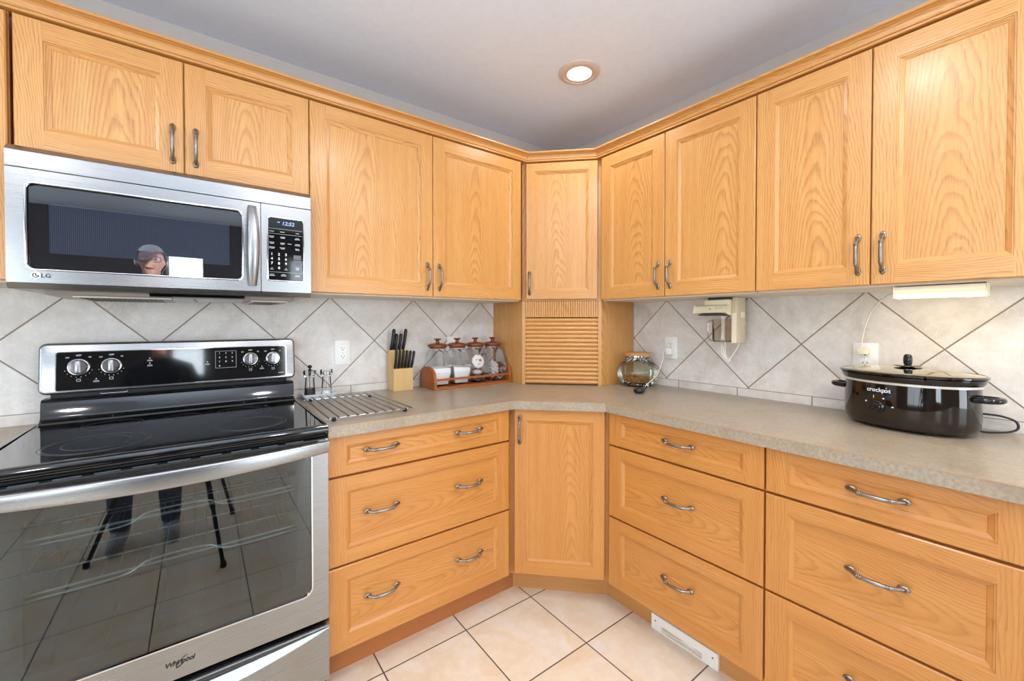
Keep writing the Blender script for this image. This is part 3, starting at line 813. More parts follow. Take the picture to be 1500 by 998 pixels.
# door
bm = bmesh.new(); ringplate(bm, rrect(X0, X1, .3005, .886, .004), rrect(-2.4085, -1.7485, .3935, .858, .028), -.6365, YD)
od = obj('oven_door', bm, 'steel', rg)
bm = bmesh.new(); plate(bm, rrect(-2.4083, -1.7487, .3937, .8578, .028), YD + .008, YD + .003); obj('door_glass', bm, 'glass_oven', od)
bm = bmesh.new(); ringplate(bm, rrect(-2.4083, -1.7487, .3937, .8578, .028), rrect(-2.36, -1.79, .437, .80, .01), YD + .030, YD + .0085); obj('glass_border', bm, 'black', od)
bm = bmesh.new(); ringplate(bm, rrect(-2.4098, -1.7472, .392, .8593, .029), rrect(-2.406, -1.751, .3958, .8555, .0265), YD + .004, YD - .0012); obj('glass_trim', bm, 'chrome', od)
bm = bmesh.new()
for i in range(9):
    cx = X0 + .10 + i * .07; cbox(bm, cx - .024, cx + .024, -.668, -.660, .8861, .8872)
obj('vent_slot', bm, 'legend_g', od)
# wide bowed handle
bm = bmesh.new(); N = 26; rows = []
for k in range(N + 1):
    t = k / N; x = X0 + .004 + (X1 - X0 - .008) * t; bow = 1 - (2 * t - 1) ** 2
    yy = -.697 - .032 * bow; zc = .866 - .007 * bow; hh = .0185 + .005 * bow
    sec = []
    for j in range(20):
        a = 2 * PI * j / 20; c_, s_ = math.cos(a), math.sin(a)
        sec.append(bm.verts.new((x, yy - .0095 * (abs(c_) ** .6) * (1 if c_ > 0 else -1), zc + hh * (abs(s_) ** .5) * (1 if s_ > 0 else -1))))
    rows.append(sec)
for a, b in zip(rows, rows[1:]):
    for j in range(20): bm.faces.new((a[j], a[(j + 1) % 20], b[(j + 1) % 20], b[j]))
bm.faces.new(rows[0]); bm.faces.new(rows[-1])
hd = obj('handle', bm, 'steel', od, smooth=True)
for cx in (X0 + .018, X1 - .018): boxobj('handle_mount', (cx - .012, cx + .012, -.692, YD + .0005, .853, .881), 'steel', hd, .003)
# brand lettering in script with a swoosh ring
bm = bmesh.new(); text_into(bm, 'Whirlpool', .0175, at(-2.079, YD - .0006, .3445), shear=.24, bold=.0005, spacing=.86)
tube(bm, [at(-2.073, YD - .0012, .3445) @ Vector((.0175 * math.cos(a) * math.cos(.75) - .0055 * math.sin(a) * math.sin(.75), .0175 * math.cos(a) * math.sin(.75) + .0055 * math.sin(a) * math.cos(.75), 0)) for a in [.3 + 5.3 * k / 30 for k in range(31)]], [.0003 + .0009 * math.sin(PI * k / 30) for k in range(31)], 6)
obj('door_lettering', bm, 'legend_d', od)
# storage drawer with a bowed scoop
bm = bmesh.new(); N = 28; cols = []
for k in range(N + 1):
    t = k / N; x = X0 + (X1 - X0) * t; bow = 1 - abs(2 * t - 1) ** 1.8
    cols.append([bm.verts.new(p) for p in ((x, -.64, .2815), (x, -.672, .2815), (x, YD - .003, .277), (x, YD - .001 + .012 * bow, .272 - .022 * bow), (x, YD - .004 - .010 * bow, .270 - .045 * bow), (x, YD - .004 - .010 * bow, .264 - .050 * bow), (x, YD - .001 - .004 * bow, .235 - .052 * bow), (x, YD, .10), (x, -.64, .10))])
for a, b in zip(cols, cols[1:]):
    for j in range(9): bm.faces.new((a[j], b[j], b[(j + 1) % 9], a[(j + 1) % 9]))
bm.faces.new(cols[0]); bm.faces.new(cols[-1])
obj('storage_drawer', bm, 'steel', rg, smooth=True)
boxobj('kick_plate', (X0 + .021, X1 - .021, -.62, -.6005, .022, .0985), 'rubber', rg, .001)
# cooktop
bm = bmesh.new()
prof_x(bm, [(-.10, .918), (-.648, .918), (-.655, .8985), (-.668, .899), (-.6745, .9035), (-.677, .911), (-.6755, .919), (-.671, .9255), (-.660, .9285), (-.650, .9275), (-.10, .9275)], X0, X1)
ck = obj('cooktop', bm, 'blackgloss', rg, smooth=True)
boxobj('control_gap', (X0 + .004, X1 - .004, -.650, -.6345, .8875, .9175), 'rubber', rg, .001)
for cx, w in ((X0 + .004, .008), (X1 - .004, .008)):
    bm = bmesh.new(); cbox(bm, cx - w / 2, cx + w / 2, -.655, -.12, .9273, .9305); obj('edge_trim', bm, 'blackgloss', ck, bevel=.0015)
for cx, cy, rs in ((-2.255, -.50, (.112, .105, .07)), (-1.895, -.495, (.10, .09)), (-2.255, -.245, (.075,)), (-1.895, -.245, (.085, .055)), (-2.075, -.235, (.05,))):
    bm = bmesh.new()
    for r in rs: ringplate(bm, [(cx + (r + .0010) * math.cos(2 * PI * k / 64), cy + (r + .0010) * math.sin(2 * PI * k / 64)) for k in range(64)], [(cx + (r - .0010) * math.cos(2 * PI * k / 64), cy + (r - .0010) * math.sin(2 * PI * k / 64)) for k in range(64)], .9274, .9278, lambda x, y, z: (x, z, y))
    obj('burner_ring', bm, M['ring'], ck)
# riser and control console
bm = bmesh.new(); prof_x(bm, [(-.035, .9276), (-.132, .9276), (-.1285, .9335), (-.118, .937), (-.113, .941), (-.109, .949), (-.104, .993), (-.099, 1.0005), (-.090, 1.004), (-.035, 1.004)], X0 + .012, X1 - .006)
obj('backguard', bm, 'blackgloss', rg, smooth=True)
boxobj('console_neck', (X0 + .03, X1 - .03, -.08, -.036, 1.0045, 1.023), 'rubber', rg, .001)
TL = lambda x, y, z: (x, y + (z - 1.02) * .115, z)
CX0, CX1 = X0 + .003, X1 + .004
bm = bmesh.new(); plate(bm, rrect(CX0, CX1, 1.019, 1.189, .02), -.052, -.093, TL)
cs = obj('console', bm, 'steel', rg, bevel=.008, seg=3)
bm = bmesh.new(); plate(bm, rrect(-2.4105, -1.7335, 1.031, 1.1575, .006), -.080, -.0945, TL); pg = obj('console_glass', bm, 'blackgloss', cs)
bm = bmesh.new(); ringplate(bm, rrect(-2.413, -1.731, 1.0285, 1.160, .008), rrect(-2.4105, -1.7335, 1.031, 1.1575, .006), -.085, -.0952, TL); obj('console_trim', bm, 'chrome', cs)
TR = Matrix.Rotation(PI / 2 - math.atan(.115), 4, 'X')
def cpt(x, z, off=.0949): return TL(x, -off, z)
def knob(x, z, r, ang):
    m = Matrix.Translation(cpt(x, z)) @ TR
    bm = bmesh.new(); lathe(bm, [(0, 0), (r, 0), (r, .003), (r * .93, .0045), (r * .88, .004), (r * .86, .0035), (r * .80, .012), (r * .74, .0145), (0, .0150)], n=36, mat=m)
    k = obj('control_knob', bm, 'chrome', cs, smooth=True)
    bm = bmesh.new(); cbox(bm, -r * .20, r * .20, -r * .70, r * .70, .0152, .023, m @ Matrix.Rotation(ang, 4, 'Z')); obj('grip', bm, 'steel_v', k, bevel=.0015)
for x, r in ((-2.358, .0285), (-2.277, .0275), (-1.862, .0265), (-1.781, .0265)): knob(x, 1.107 if x < -2 else 1.1085, r, 0)
bm = bmesh.new()
def ct(s_, x, z, size, bold=.0001): text_into(bm, s_, size, Matrix.Translation(cpt(x, z, .0951)) @ TR, bold=bold)
def bar(x, z, w, h=.0011):
    p = cpt(x, z, .0951); cbox(bm, x - w / 2, x + w / 2, p[1] - .0002, p[1] + .0002, z - h / 2, z + h / 2)
for x, r in ((-2.358, .0285), (-2.277, .0275), (-1.862, .0265), (-1.781, .0265)):
    bm = bmesh.new()
    ct('OFF', x, 1.1085 + r + .0095, .0075); ct('HI', x + .027, 1.1085 + r + .003, .0065); ct('LO', x - .027, 1.1085 + r + .003, .0065)
    for a in range(200, 341, 20):
        q = math.radians(a); bar(x + (r + .006) * math.cos(q), 1.1075 + (r + .006) * math.sin(q), .0018, .0018)
    zz = 1.1075 - r - .016
    for (a, b, c_, d) in ((-.005, .005, .0032, .0042), (-.005, .005, -.0042, -.0032), (-.005, -.004, -.004, .004), (.004, .005, -.004, .004)):
        p = cpt(x, zz, .0951); cbox(bm, x + a, x + b, p[1] - .0002, p[1] + .0002, zz + c_, zz + d)
    obj('dial_print', bm, 'legend', cs)
bm = bmesh.new()
for i, ch in enumerate('1234567890'): ct(ch, -1.966 + .021 * (i % 3), 1.136 - .0165 * (i // 3), .0085)
bar(-1.945, 1.1445, .068, .0006); bar(-1.945, 1.0785, .068, .0006)
for xx in (-1.979, -1.911):
    p = cpt(xx, 1.1115, .0951); cbox(bm, xx - .0003, xx + .0003, p[1] - .004, p[1] + .004, 1.0785, 1.1445)
obj('keypad_print', bm, 'legend', cs)
bm = bmesh.new()
for x, z in ((-2.03, 1.116), (-2.03, 1.094), (-2.005, 1.094), (-2.175, 1.118), (-2.175, 1.100), (-2.315, 1.055), (-1.822, 1.066)):
    bar(x, z, .016); bar(x, z + .0035, .012); bar(x, z + .010, .003, .003)
bar(-1.752, 1.046, .020, .002)
obj('touch_key_print', bm, 'legend', cs)
for cx in (-2.27,):
    bm = bmesh.new(); tube(bm, [(cx - .035, -.093, 1.0175), (cx - .033, -.095, 1.0125), (cx + .033, -.095, 1.0125), (cx + .035, -.093, 1.0175)], .0009, 6); obj('wire_clip', bm, 'chrome', cs)

# ================================================================== ceiling light
lg = thing('recessed_ceiling_light', 'lit round recessed ceiling light with beige trim ring near the corner', 'light', (DOWN[0][0], DOWN[0][1], CEIL))
def clight(p, t):
    bm = bmesh.new(); lathe(bm, [(.073, -.0095), (.074, -.012), (.080, -.0125), (.094, -.006), (.0965, -.0005), (.073, -.0005)], (*p, CEIL), 48); bm.faces.ensure_lookup_table()
    tr = obj('trim_ring', bm, plain('beige_trim', rgb(214, 196, 184), .4), t, smooth=True)
    bm = bmesh.new(); lathe(bm, [(0, -.0108), (.045, -.0102), (.0725, -.0085), (.0725, -.0006), (0, -.0006)], (*p, CEIL), 40); obj('lens', bm, 'lamp', t, smooth=True)
clight(DOWN[0], lg)
for p in DOWN[1:]:
    t = thing('recessed_ceiling_light', 'round recessed ceiling light outside the picture, one of a partly added set', 'light', (p[0], p[1], CEIL), 0, 'ceiling lights outside the picture')
    bm = bmesh.new(); lathe(bm, [(.073, -.0095), (.080, -.0125), (.0965, -.0005), (.073, -.0005)], (*p, CEIL), 32); obj('trim_ring', bm, 'white', t, smooth=True)

# ================================================================== outlets
def outlet(name, label, wall, c, z, w=.072, h=.118, parts=2):
    """plate on wall 'L' (normal -y at x=c) or 'R' (normal -x at y=-c)"""
    t = thing(name, label, 'outlet', (c, -.0085, z) if wall == 'L' else (-.0085, -c, z), 0 if wall == 'L' else -PI / 2, 'wall outlets')
    bm = bmesh.new(); cbox(bm, -w / 2, w / 2, -.005, 0, -h / 2, h / 2); obj('cover_plate', bm, 'white', t, world=False, bevel=.002)
    for s_ in (1, -1)[:parts]:
        bm = bmesh.new(); plate(bm, rrect(-.0165, .0165, s_ * .0195 - .0145, s_ * .0195 + .0145, .009), -.005, -.0075)
        rc = obj('receptacle', bm, 'white', t, world=False)
        bm = bmesh.new()
        for dx, hh in ((-.0062, .0085), (.0062, .0068)): cbox(bm, dx - .0011, dx + .0011, -.0079, -.0074, s_ * .0195 + .003 - hh / 2, s_ * .0195 + .003 + hh / 2)
        tube(bm, [(0, -.0073, s_ * .0195 - .0068), (0, -.0079, s_ * .0195 - .0068)], .0024, 10)
        obj('slot', bm, 'rubber', rc, world=False)
    bm = bmesh.new(); lathe(bm, [(0, 0), (.003, 0), (.003, .0008), (0, .0012)], n=12, mat=Matrix.Translation((0, -.005, 0)) @ Matrix.Rotation(PI / 2, 4, 'X')); obj('screw', bm, 'chrome', t, world=False)
    return t
outlet('wall_outlet', 'white duplex outlet on the tile between range and knife block', 'L', -1.479, 1.113)
outlet('wall_outlet', 'white outlet half hidden behind the row of canisters', 'L', -.879, 1.119)
outlet('wall_outlet', 'white outlet left of the can opener with a charger plugged in', 'R', .838, 1.123)
outlet('wall_outlet', 'white outlet above the slow cooker with a cord plugged in', 'R', 1.649, 1.123, w=.076, h=.118)

# charger and handheld device
t = thing('charger', 'small white cube charger plugged into the outlet left of the can opener', 'charger', (-.017, -.842, 1.104))
bm = bmesh.new(); cbox(bm, -.046, -.0168, -.856, -.824, 1.086, 1.122); obj('body', bm, 'white', t, bevel=.004, seg=3)
bm = bmesh.new(); tube(bm, [(-.046, -.832, 1.104), (-.058, -.830, 1.104)], [.004, .0032], 10); obj('cord_plug', bm, 'white', t)
bm = bmesh.new(); tube(bm, smooth_path([(-.058, -.830, 1.104), (-.070, -.829, 1.098), (-.085, -.838, 1.08), (-.105, -.845, 1.055), (-.15, -.850, 1.0), (-.195, -.846, .965), (-.222, -.835, .945), (-.238, -.835, .932)], 5), .0021, 8)
tag(obj('charging_cord', bm, 'cordw', smooth=True), 'thin white cord hanging from the charger to the black handheld device', 'cord')
t = thing('handheld_device', 'small black handheld device lying on the counter before the glass jar', 'device', (-.31, -.862, .9142))
bm = bmesh.new(); d0 = Vector((-.352, -.872, .9285)); d1 = Vector((-.238, -.835, .9285)); rows = []
dr_ = (d1 - d0).normalized(); sd_ = Vector((-dr_.y, dr_.x, 0))
for k, (tt, w, h) in enumerate(((0, .012, .008), (.03, .019, .012), (.12, .0235, .0138), (.35, .024, .0138), (.5, .019, .0125), (.62, .0135, .0105), (.8, .0115, .0095), (.96, .0105, .009), (1, .007, .006))):
    p = d0.lerp(d1, tt); rows.append([bm.verts.new(p + sd_ * (w * math.cos(a)) + Vector((0, 0, h * math.sin(a) + (.0))) ) for a in [2 * PI * j / 18 for j in range(18)]])
for a, b in zip(rows, rows[1:]):
    for j in range(18): bm.faces.new((a[j], a[(j + 1) % 18], b[(j + 1) % 18], b[j]))
bm.faces.new(rows[0]); bm.faces.new(rows[-1])
obj('body', bm, 'black', t, smooth=True)
bm = bmesh.new(); p = d0.lerp(d1, .25); cbox(bm, -.009, .012, -.005, .005, .0, .0022, Matrix.Translation(p + Vector((0, 0, .0128))) @ Matrix.Rotation(math.atan2(dr_.y, dr_.x), 4, 'Z')); obj('switch', bm, 'rubber', t, bevel=.001)

# ================================================================== under-cabinet lamp
t = thing('under_cabinet_lamp', 'long cream lamp switched on under the far right wall cabinet', 'lamp', (-.262, -1.876, 1.3705))
bm = bmesh.new(); a = [(-.300, 1.3690), (-.304, 1.352), (-.296, 1.3465), (-.222, 1.3465), (-.222, 1.3690)]
def prof_y(bm, prof, y0, y1):
    A = [bm.verts.new((x, y0, z)) for x, z in prof]; Bv = [bm.verts.new((x, y1, z)) for x, z in prof]; n = len(prof)
    for i in range(n): bm.faces.new((A[i], A[(i + 1) % n], Bv[(i + 1) % n], Bv[i]))
    bm.faces.new(A); bm.faces.new(list(reversed(Bv)))
prof_y(bm, a, -1.9720, -1.7800); obj('housing', bm, 'cream', t, bevel=.002)
bm = bmesh.new(); prof_y(bm, [(-.3045, 1.3462), (-.302, 1.3375), (-.294, 1.3345), (-.228, 1.3345), (-.226, 1.3462)], -1.968, -1.784); obj('diffuser', bm, 'tube', t, bevel=.002)
for y in (-1.9705, -1.7815):
    bm = bmesh.new(); cbox(bm, -.3055, -.222, y - .0025, y + .0025, 1.333, 1.3465); obj('end_cap', bm, 'cream', t, bevel=.001)
bm = bmesh.new(); cbox(bm, -.300, -.290, -1.945, -1.93, 1.329, 1.334); obj('switch', bm, 'cream', t, bevel=.001)
l = bpy.data.lights.new('lamp_tube', 'AREA'); l.shape = 'RECTANGLE'; l.size = .03; l.size_y = .17; l.energy = 1.5; l.color = (1, .78, .46)
lo = bpy.data.objects.new('lamp_tube', l); lo.location = (-.25, -1.876, 1.3325); lo.rotation_euler = (0, math.radians(-25), 0); COL.objects.link(lo)
bm = bmesh.new(); tube(bm, smooth_path([(-.262, -1.780, 1.352), (-.20, -1.755, 1.353), (-.12, -1.715, 1.338), (-.06, -1.675, 1.30), (-.038, -1.655, 1.25), (-.034, -1.645, 1.20), (-.033, -1.641, 1.165)], 6), .0026, 8)
cd = obj('lamp_cord', bm, 'cordw', smooth=True); tag(cd, 'cream lamp cord curving down the tile to the outlet above the slow cooker', 'cord')
bm = bmesh.new(); cbox(bm, -.045, -.0163, -1.664, -1.632, 1.139, 1.161); obj('plug', bm, 'cream', cd, bevel=.003)

# ================================================================== can opener
t = thing('can_opener', 'aged cream electric can opener mounted under the cabinet with clear cup', 'can opener', (-.12, -1.16, 1.371))
boxobj('column', (-.150, -.068, -1.240, -1.2175, 1.168, 1.3705), 'cream_d', t, .003)
boxobj('column_front', (-.1535, -.1505, -1.2385, -1.2185, 1.168, 1.300), 'cream', t, .001)
bm = bmesh.new(); cbox(bm, -.175, -.07, -1.2165, -1.105, 1.335, 1.3605); obj('top_housing', bm, 'cream', t, bevel=.004)
bm = bmesh.new(); cbox(bm, -.16, -.08, -1.22, -1.115, 1.3608, 1.3708); obj('mounting_bracket', bm, 'dark', t)
bm = bmesh.new(); prof_y(bm, [(-.198, 1.303), (-.185, 1.3345), (-.07, 1.3345), (-.07, 1.290), (-.13, 1.290), (-.175, 1.297)], -1.2165, -1.066)
hd = obj('head', bm, 'cream', t, bevel=.004)
bm = bmesh.new(); cbox(bm, -.1995, -.12, -1.195, -1.092, 1.289, 1.2955); obj('cutter_slot', bm, 'dark', hd)
bm = bmesh.new()
for y0, y1 in ((-1.196, -1.183), (-1.178, -1.165)): 
    cbox(bm, -.1945, -.1900, y0, y1, 1.318, 1.324, None)
obj('button', bm, 'cream_d', hd, bevel=.001)
bm = bmesh.new(); cbox(bm, -.1952, -.1925, -1.146, -1.138, 1.318, 1.3205); obj('mark', bm, 'rubber', hd)
boxobj('side_switch', (-.118, -.085, -1.2455, -1.2405, 1.28, 1.305), 'cream', t, .002)
boxobj('clip', (-.12, -.07, -1.2425, -1.2405, 1.245, 1.268), 'cream_d', t, .0008)
bm = bmesh.new(); lathe(bm, [(.040, 0), (.0455, .004), (.047, .10), (.0485, .104)], (-.12, -1.166, 1.17), 30, 1, .98); [bm.faces.remove(f) for f in list(bm.faces) if len(f.verts) > 10 and f.calc_center_median().z > 1.25]; cup = obj('cup', bm, 'plastic_clear', t, smooth=True)
bm = bmesh.new(); tube(bm, smooth_path([(-.125, -1.125, 1.265), (-.14, -1.108, 1.262), (-.142, -1.104, 1.225), (-.135, -1.110, 1.180), (-.125, -1.122, 1.176)], 5), .0045, 8); obj('cup_handle', bm, 'plastic_clear', cup, smooth=True)
bm = bmesh.new(); tube(bm, [(-.12, -1.166, 1.182), (-.12, -1.166, 1.27), (-.12, -1.166, 1.289)], [.008, .0085, .016], 14); obj('spindle', bm, 'white', t, smooth=True)
bm = bmesh.new(); tube(bm, smooth_path([(-.10, -1.229, 1.169), (-.102, -1.218, 1.14), (-.105, -1.195, 1.10), (-.107, -1.180, 1.085), (-.108, -1.168, 1.10), (-.108, -1.160, 1.14), (-.106, -1.155, 1.155), (-.104, -1.15, 1.14), (-.104, -1.155, 1.11), (-.106, -1.175, 1.085), (-.108, -1.186, 1.078), (-.106, -1.19, 1.09), (-.104, -1.176, 1.095), (-.1, -1.168, 1.11), (-.099, -1.165, 1.15), (-.099, -1.166, 1.171)], 5), .0026, 8)
tag(obj('opener_cord', bm, 'cordw', smooth=True), 'looped and tied white cord hanging below the can opener', 'cord')

# ================================================================== glass jar with wooden lid
jc = (-.126, -.707, .9145)
t = thing('glass_jar', 'ribbed round glass jar with flat wooden lid beside the garage', 'jar', jc)
rib = lambda th, r, z: 1 + .035 * (abs(math.cos(th * 8)) - .5) * (1 if .02 < z < .14 else 0) * min(1, r / .08)
pr = [(.062, 0), (.080, .006), (.098, .03), (.1065, .065), (.103, .095), (.089, .122), (.068, .138), (.060, .145), (.060, .158)]
bm = bmesh.new(); lathe(bm, [(0, .003)] + pr, jc, 96, mod=rib)
[bm.faces.remove(f) for f in list(bm.faces) if len(f.verts) > 10]
obj('body', bm, 'glass_jar', t, smooth=True)
bm = bmesh.new(); lathe(bm, [(0, .1645), (.0665, .1645), (.0672, .167), (.0672, .179), (.0655, .181), (0, .181)], jc, 40); b = B(); b.bm.free(); obj('lid', bm, plain('pale_wood_lid', rgb(196, 140, 80), .45), t, smooth=True)
bm = bmesh.new(); lathe(bm, [(0, .1585), (.0625, .1585), (.0625, .164), (0, .164)], jc, 40); obj('lid_seal', bm, 'chrome', t, smooth=True)
rn = random.Random(5); bm = bmesh.new()
for k in range(95):
    a = rn.uniform(0, 2 * PI); rr = .078 * math.sqrt(rn.random()); zz = .9145 + .020 + rn.uniform(0, .030) + .004 * math.cos(a)
    blob(bm, (jc[0] + rr * math.cos(a), jc[1] + rr * math.sin(a), zz), (rn.uniform(.007, .011), rn.uniform(.006, .008), rn.uniform(.005, .007)), k, .12, 1, Matrix.Rotation(rn.uniform(0, PI), 4, 'Z'))
tag(obj('mixed_nuts', bm, 'nuts', smooth=True), 'brown nuts filling the bottom of the round glass jar', 'nuts', kind='stuff')

# ================================================================== knife block
yb = -.104
t = thing('knife_block', 'pale wood knife block with black handled knives, left of the canisters', 'knife block', (-1.211, yb + .05, .9142))
b = B(); bx0, bx1 = -1.261, -1.160
pf = [(yb, .9145), (yb, 1.026), (yb + .038, 1.030), (yb + .052, 1.117), (yb + .082, 1.117), (yb + .087, 1.108), (yb + .087, .9145)]
for i in range(len(pf)):
    p, q = pf[i], pf[(i + 1) % len(pf)]; sd = .4
    pts = [(bx0, *p), (bx1, *p), (bx1, *q), (bx0, *q)]
    b.face(pts, [(r[2] + r[1], r[0] - bx0 + .2) for r in pts], sd)
for xx, rev in ((bx0, 0), (bx1, 1)):
    pp = [(xx, *q) for q in (pf if rev else reversed(pf))]; b.face(pp, [(r[2], r[1] + .3) for r in pp], .7)
obj('block', b, 'maple', t)
def knife(label, x, y, z, ln, dirv, w=.0095, d=.013, name='kitchen_knife', group='knives in the block'):
    t = thing(name, label, 'knife', (x, y, z), 0, group)
    dv = Vector(dirv).normalized(); bm = bmesh.new(); rows = []; p0 = Vector((x, y, z))
    fwd = Vector((0, -1, 0)) - dv * Vector((0, -1, 0)).dot(dv); fwd.normalize(); sdv = dv.cross(fwd)
    prof_ = ((0, .80, .75), (.06, .95, .92), (.25, 1.0, 1.0), (.5, .92, .85), (.75, .98, .95), (.92, 1.0, 1.05), (1, .7, .7))
    for tt, wk, dk in prof_:
        c = p0 + dv * (ln * tt) + fwd * (.004 * math.sin(PI * tt))
        rows.append([bm.verts.new(c + sdv * (w * wk * math.cos(a)) + fwd * (d * dk * math.sin(a))) for a in [2 * PI * j / 12 for j in range(12)]])
    for a_, b_ in zip(rows, rows[1:]):
        for j in range(12): bm.faces.new((a_[j], a_[(j + 1) % 12], b_[(j + 1) % 12], b_[j]))
    bm.faces.new(rows[0]); bm.faces.new(rows[-1]); obj('knife_handle', bm, 'black', t, smooth=True)
    bm = bmesh.new(); m = Matrix.Translation(p0) @ dv.to_track_quat('Z', 'Y').to_matrix().to_4x4(); cbox(bm, -.0008, .0008, -.007, .007, -.003, .008, m); obj('blade', bm, 'chrome', t)
FW = (.06, -.17, 1.0)
names = ['leftmost', 'second from left', 'third from left', 'fourth from left', 'fifth from left', 'rightmost']
for i in range(6):
    x = -1.249 + .0172 * i
    knife('black knife handle, %s in the front row of the wooden block' % names[i], x, yb + .015, 1.0285, .096 - .002 * i, (.02 + .055 * i / 5 * 2, -.16, 1.0), .0065, .0105)
for i, (x, yy, z, ln, lab) in enumerate(((-1.250, yb + .066, 1.1185, .108, 'tallest black knife handle at the left of the block'), (-1.232, yb + .066, 1.1185, .083, 'shorter black knife handle second from left in the back row'),
                        (-1.209, yb + .066, 1.1185, .083, 'black knife handle third from left in the back row'), (-1.187, yb + .066, 1.1185, .108, 'tall black knife handle at the right of the back row'))):
    knife(lab, x, yy, z, ln, (.10, -.17, 1.0), .008, .0125)

# ================================================================== canister rack
rx0, rx1, ry0, ry1 = -1.089, -.604, -.203, -.030
t = thing('canister_rack', 'cherry-stained wooden rack with rounded ends holding four glass canisters', 'rack', ((rx0 + rx1) / 2, -.115, .9142))
for xx in (rx0, rx1 - .014):
    b = B(); lp = [(ry0, .9145), (ry1, .9145)]
    N = 18
    ctr = [(ry1, .975)] + [(ry1 - (ry1 - ry0) * k / N, .975 + .054 * math.sin(PI * (.02 + .96 * k / N)) ** .55) for k in range(1, N)] + [(ry0, .955)]
    lp += ctr
    sd = random.random()
    A = [(xx, *q) for q in lp]; Bq = [(xx + .014, *q) for q in lp]
    for i in range(len(lp)):
        j = (i + 1) % len(lp); q = [A[i], A[j], Bq[j], Bq[i]]; b.face(q, [(r[1], r[0] + .2) for r in q], sd)
    b.face(list(reversed(A)), [(r[1] + .1, r[2] - .9) for r in reversed(A)], sd); b.face(Bq, [(r[1] + .1, r[2] - .9) for r in Bq], sd)
    obj('end_panel', b, 'cherry', t)
b = B(); b.box(rx0 + .0145, rx1 - .0145, ry0 + .002, ry1, .9145, .9275, 0); obj('base_board', b, 'cherry', t)
b = B(); b.box(rx0 + .0145, rx1 - .0145, ry0 + .004, ry0 + .012, .9600, .9700, 0); obj('front_rail', b, 'cherry', t)
b = B(); b.box(rx0 + .0145, rx1 - .0145, ry1 - .010, ry1, .9280, .990, 0); obj('back_rail', b, 'cherry', t)
def sq(w, d, z, cy, r=.35, n=6):
    """rounded square ring"""
    out = []
    for q in range(4):
        sx, sy = ((1, -1), (1, 1), (-1, 1), (-1, -1))[q]; rr = r * min(w, d); a0 = (-PI / 2, 0, PI / 2, PI)[q]
        for k in range(n):
            a = a0 + PI / 2 * k / (n - 1); out.append(((w - rr) * sx + rr * math.cos(a), cy + (d - rr) * sy + rr * math.sin(a), z))
    return out
def loft(bm, rings, cap0=True, cap1=True):
    V = [[bm.verts.new(p) for p in r] for r in rings]; n = len(V[0])
    for a, b in zip(V, V[1:]):
        for j in range(n): bm.faces.new((a[j], a[(j + 1) % n], b[(j + 1) % n], b[j]))
    if cap0: bm.faces.new(list(reversed(V[0])))
    if cap1: bm.faces.new(V[-1])
PROF = [(.036, .036, .0, -.012, .14), (.040, .041, .004, -.012, .14), (.0535, .061, .072, -.006, .13), (.0545, .062, .080, -.004, .13), (.049, .054, .135, .003, .16), (.043, .046, .172, .006, .3), (.041, .041, .182, .006, 1.0), (.041, .041, .192, .006, 1.0)]
def ringat(z, sh=.0):
    for (a, b) in zip(PROF, PROF[1:]):
        if a[2] <= z <= b[2]:
            k = (z - a[2]) / (b[2] - a[2]); v = [p + (q - p) * k for p, q in zip(a, b)]; return sq(v[0] - sh, v[1] - sh, z, v[3], min(v[4], .99))
CZ = .9282
cl = ['white flour', 'white sugar piled to one side', 'printed round packet on top', 'crumpled clear bag']
cn = ['leftmost square glass canister in the rack, filled with level white flour', 'second glass canister from left in the rack, white sugar heaped unevenly',
      'third glass canister from left, a printed round packet inside', 'rightmost glass canister in the rack, holding a crumpled clear bag']
cxs = [-1.021, -.903, -.787, -.670]
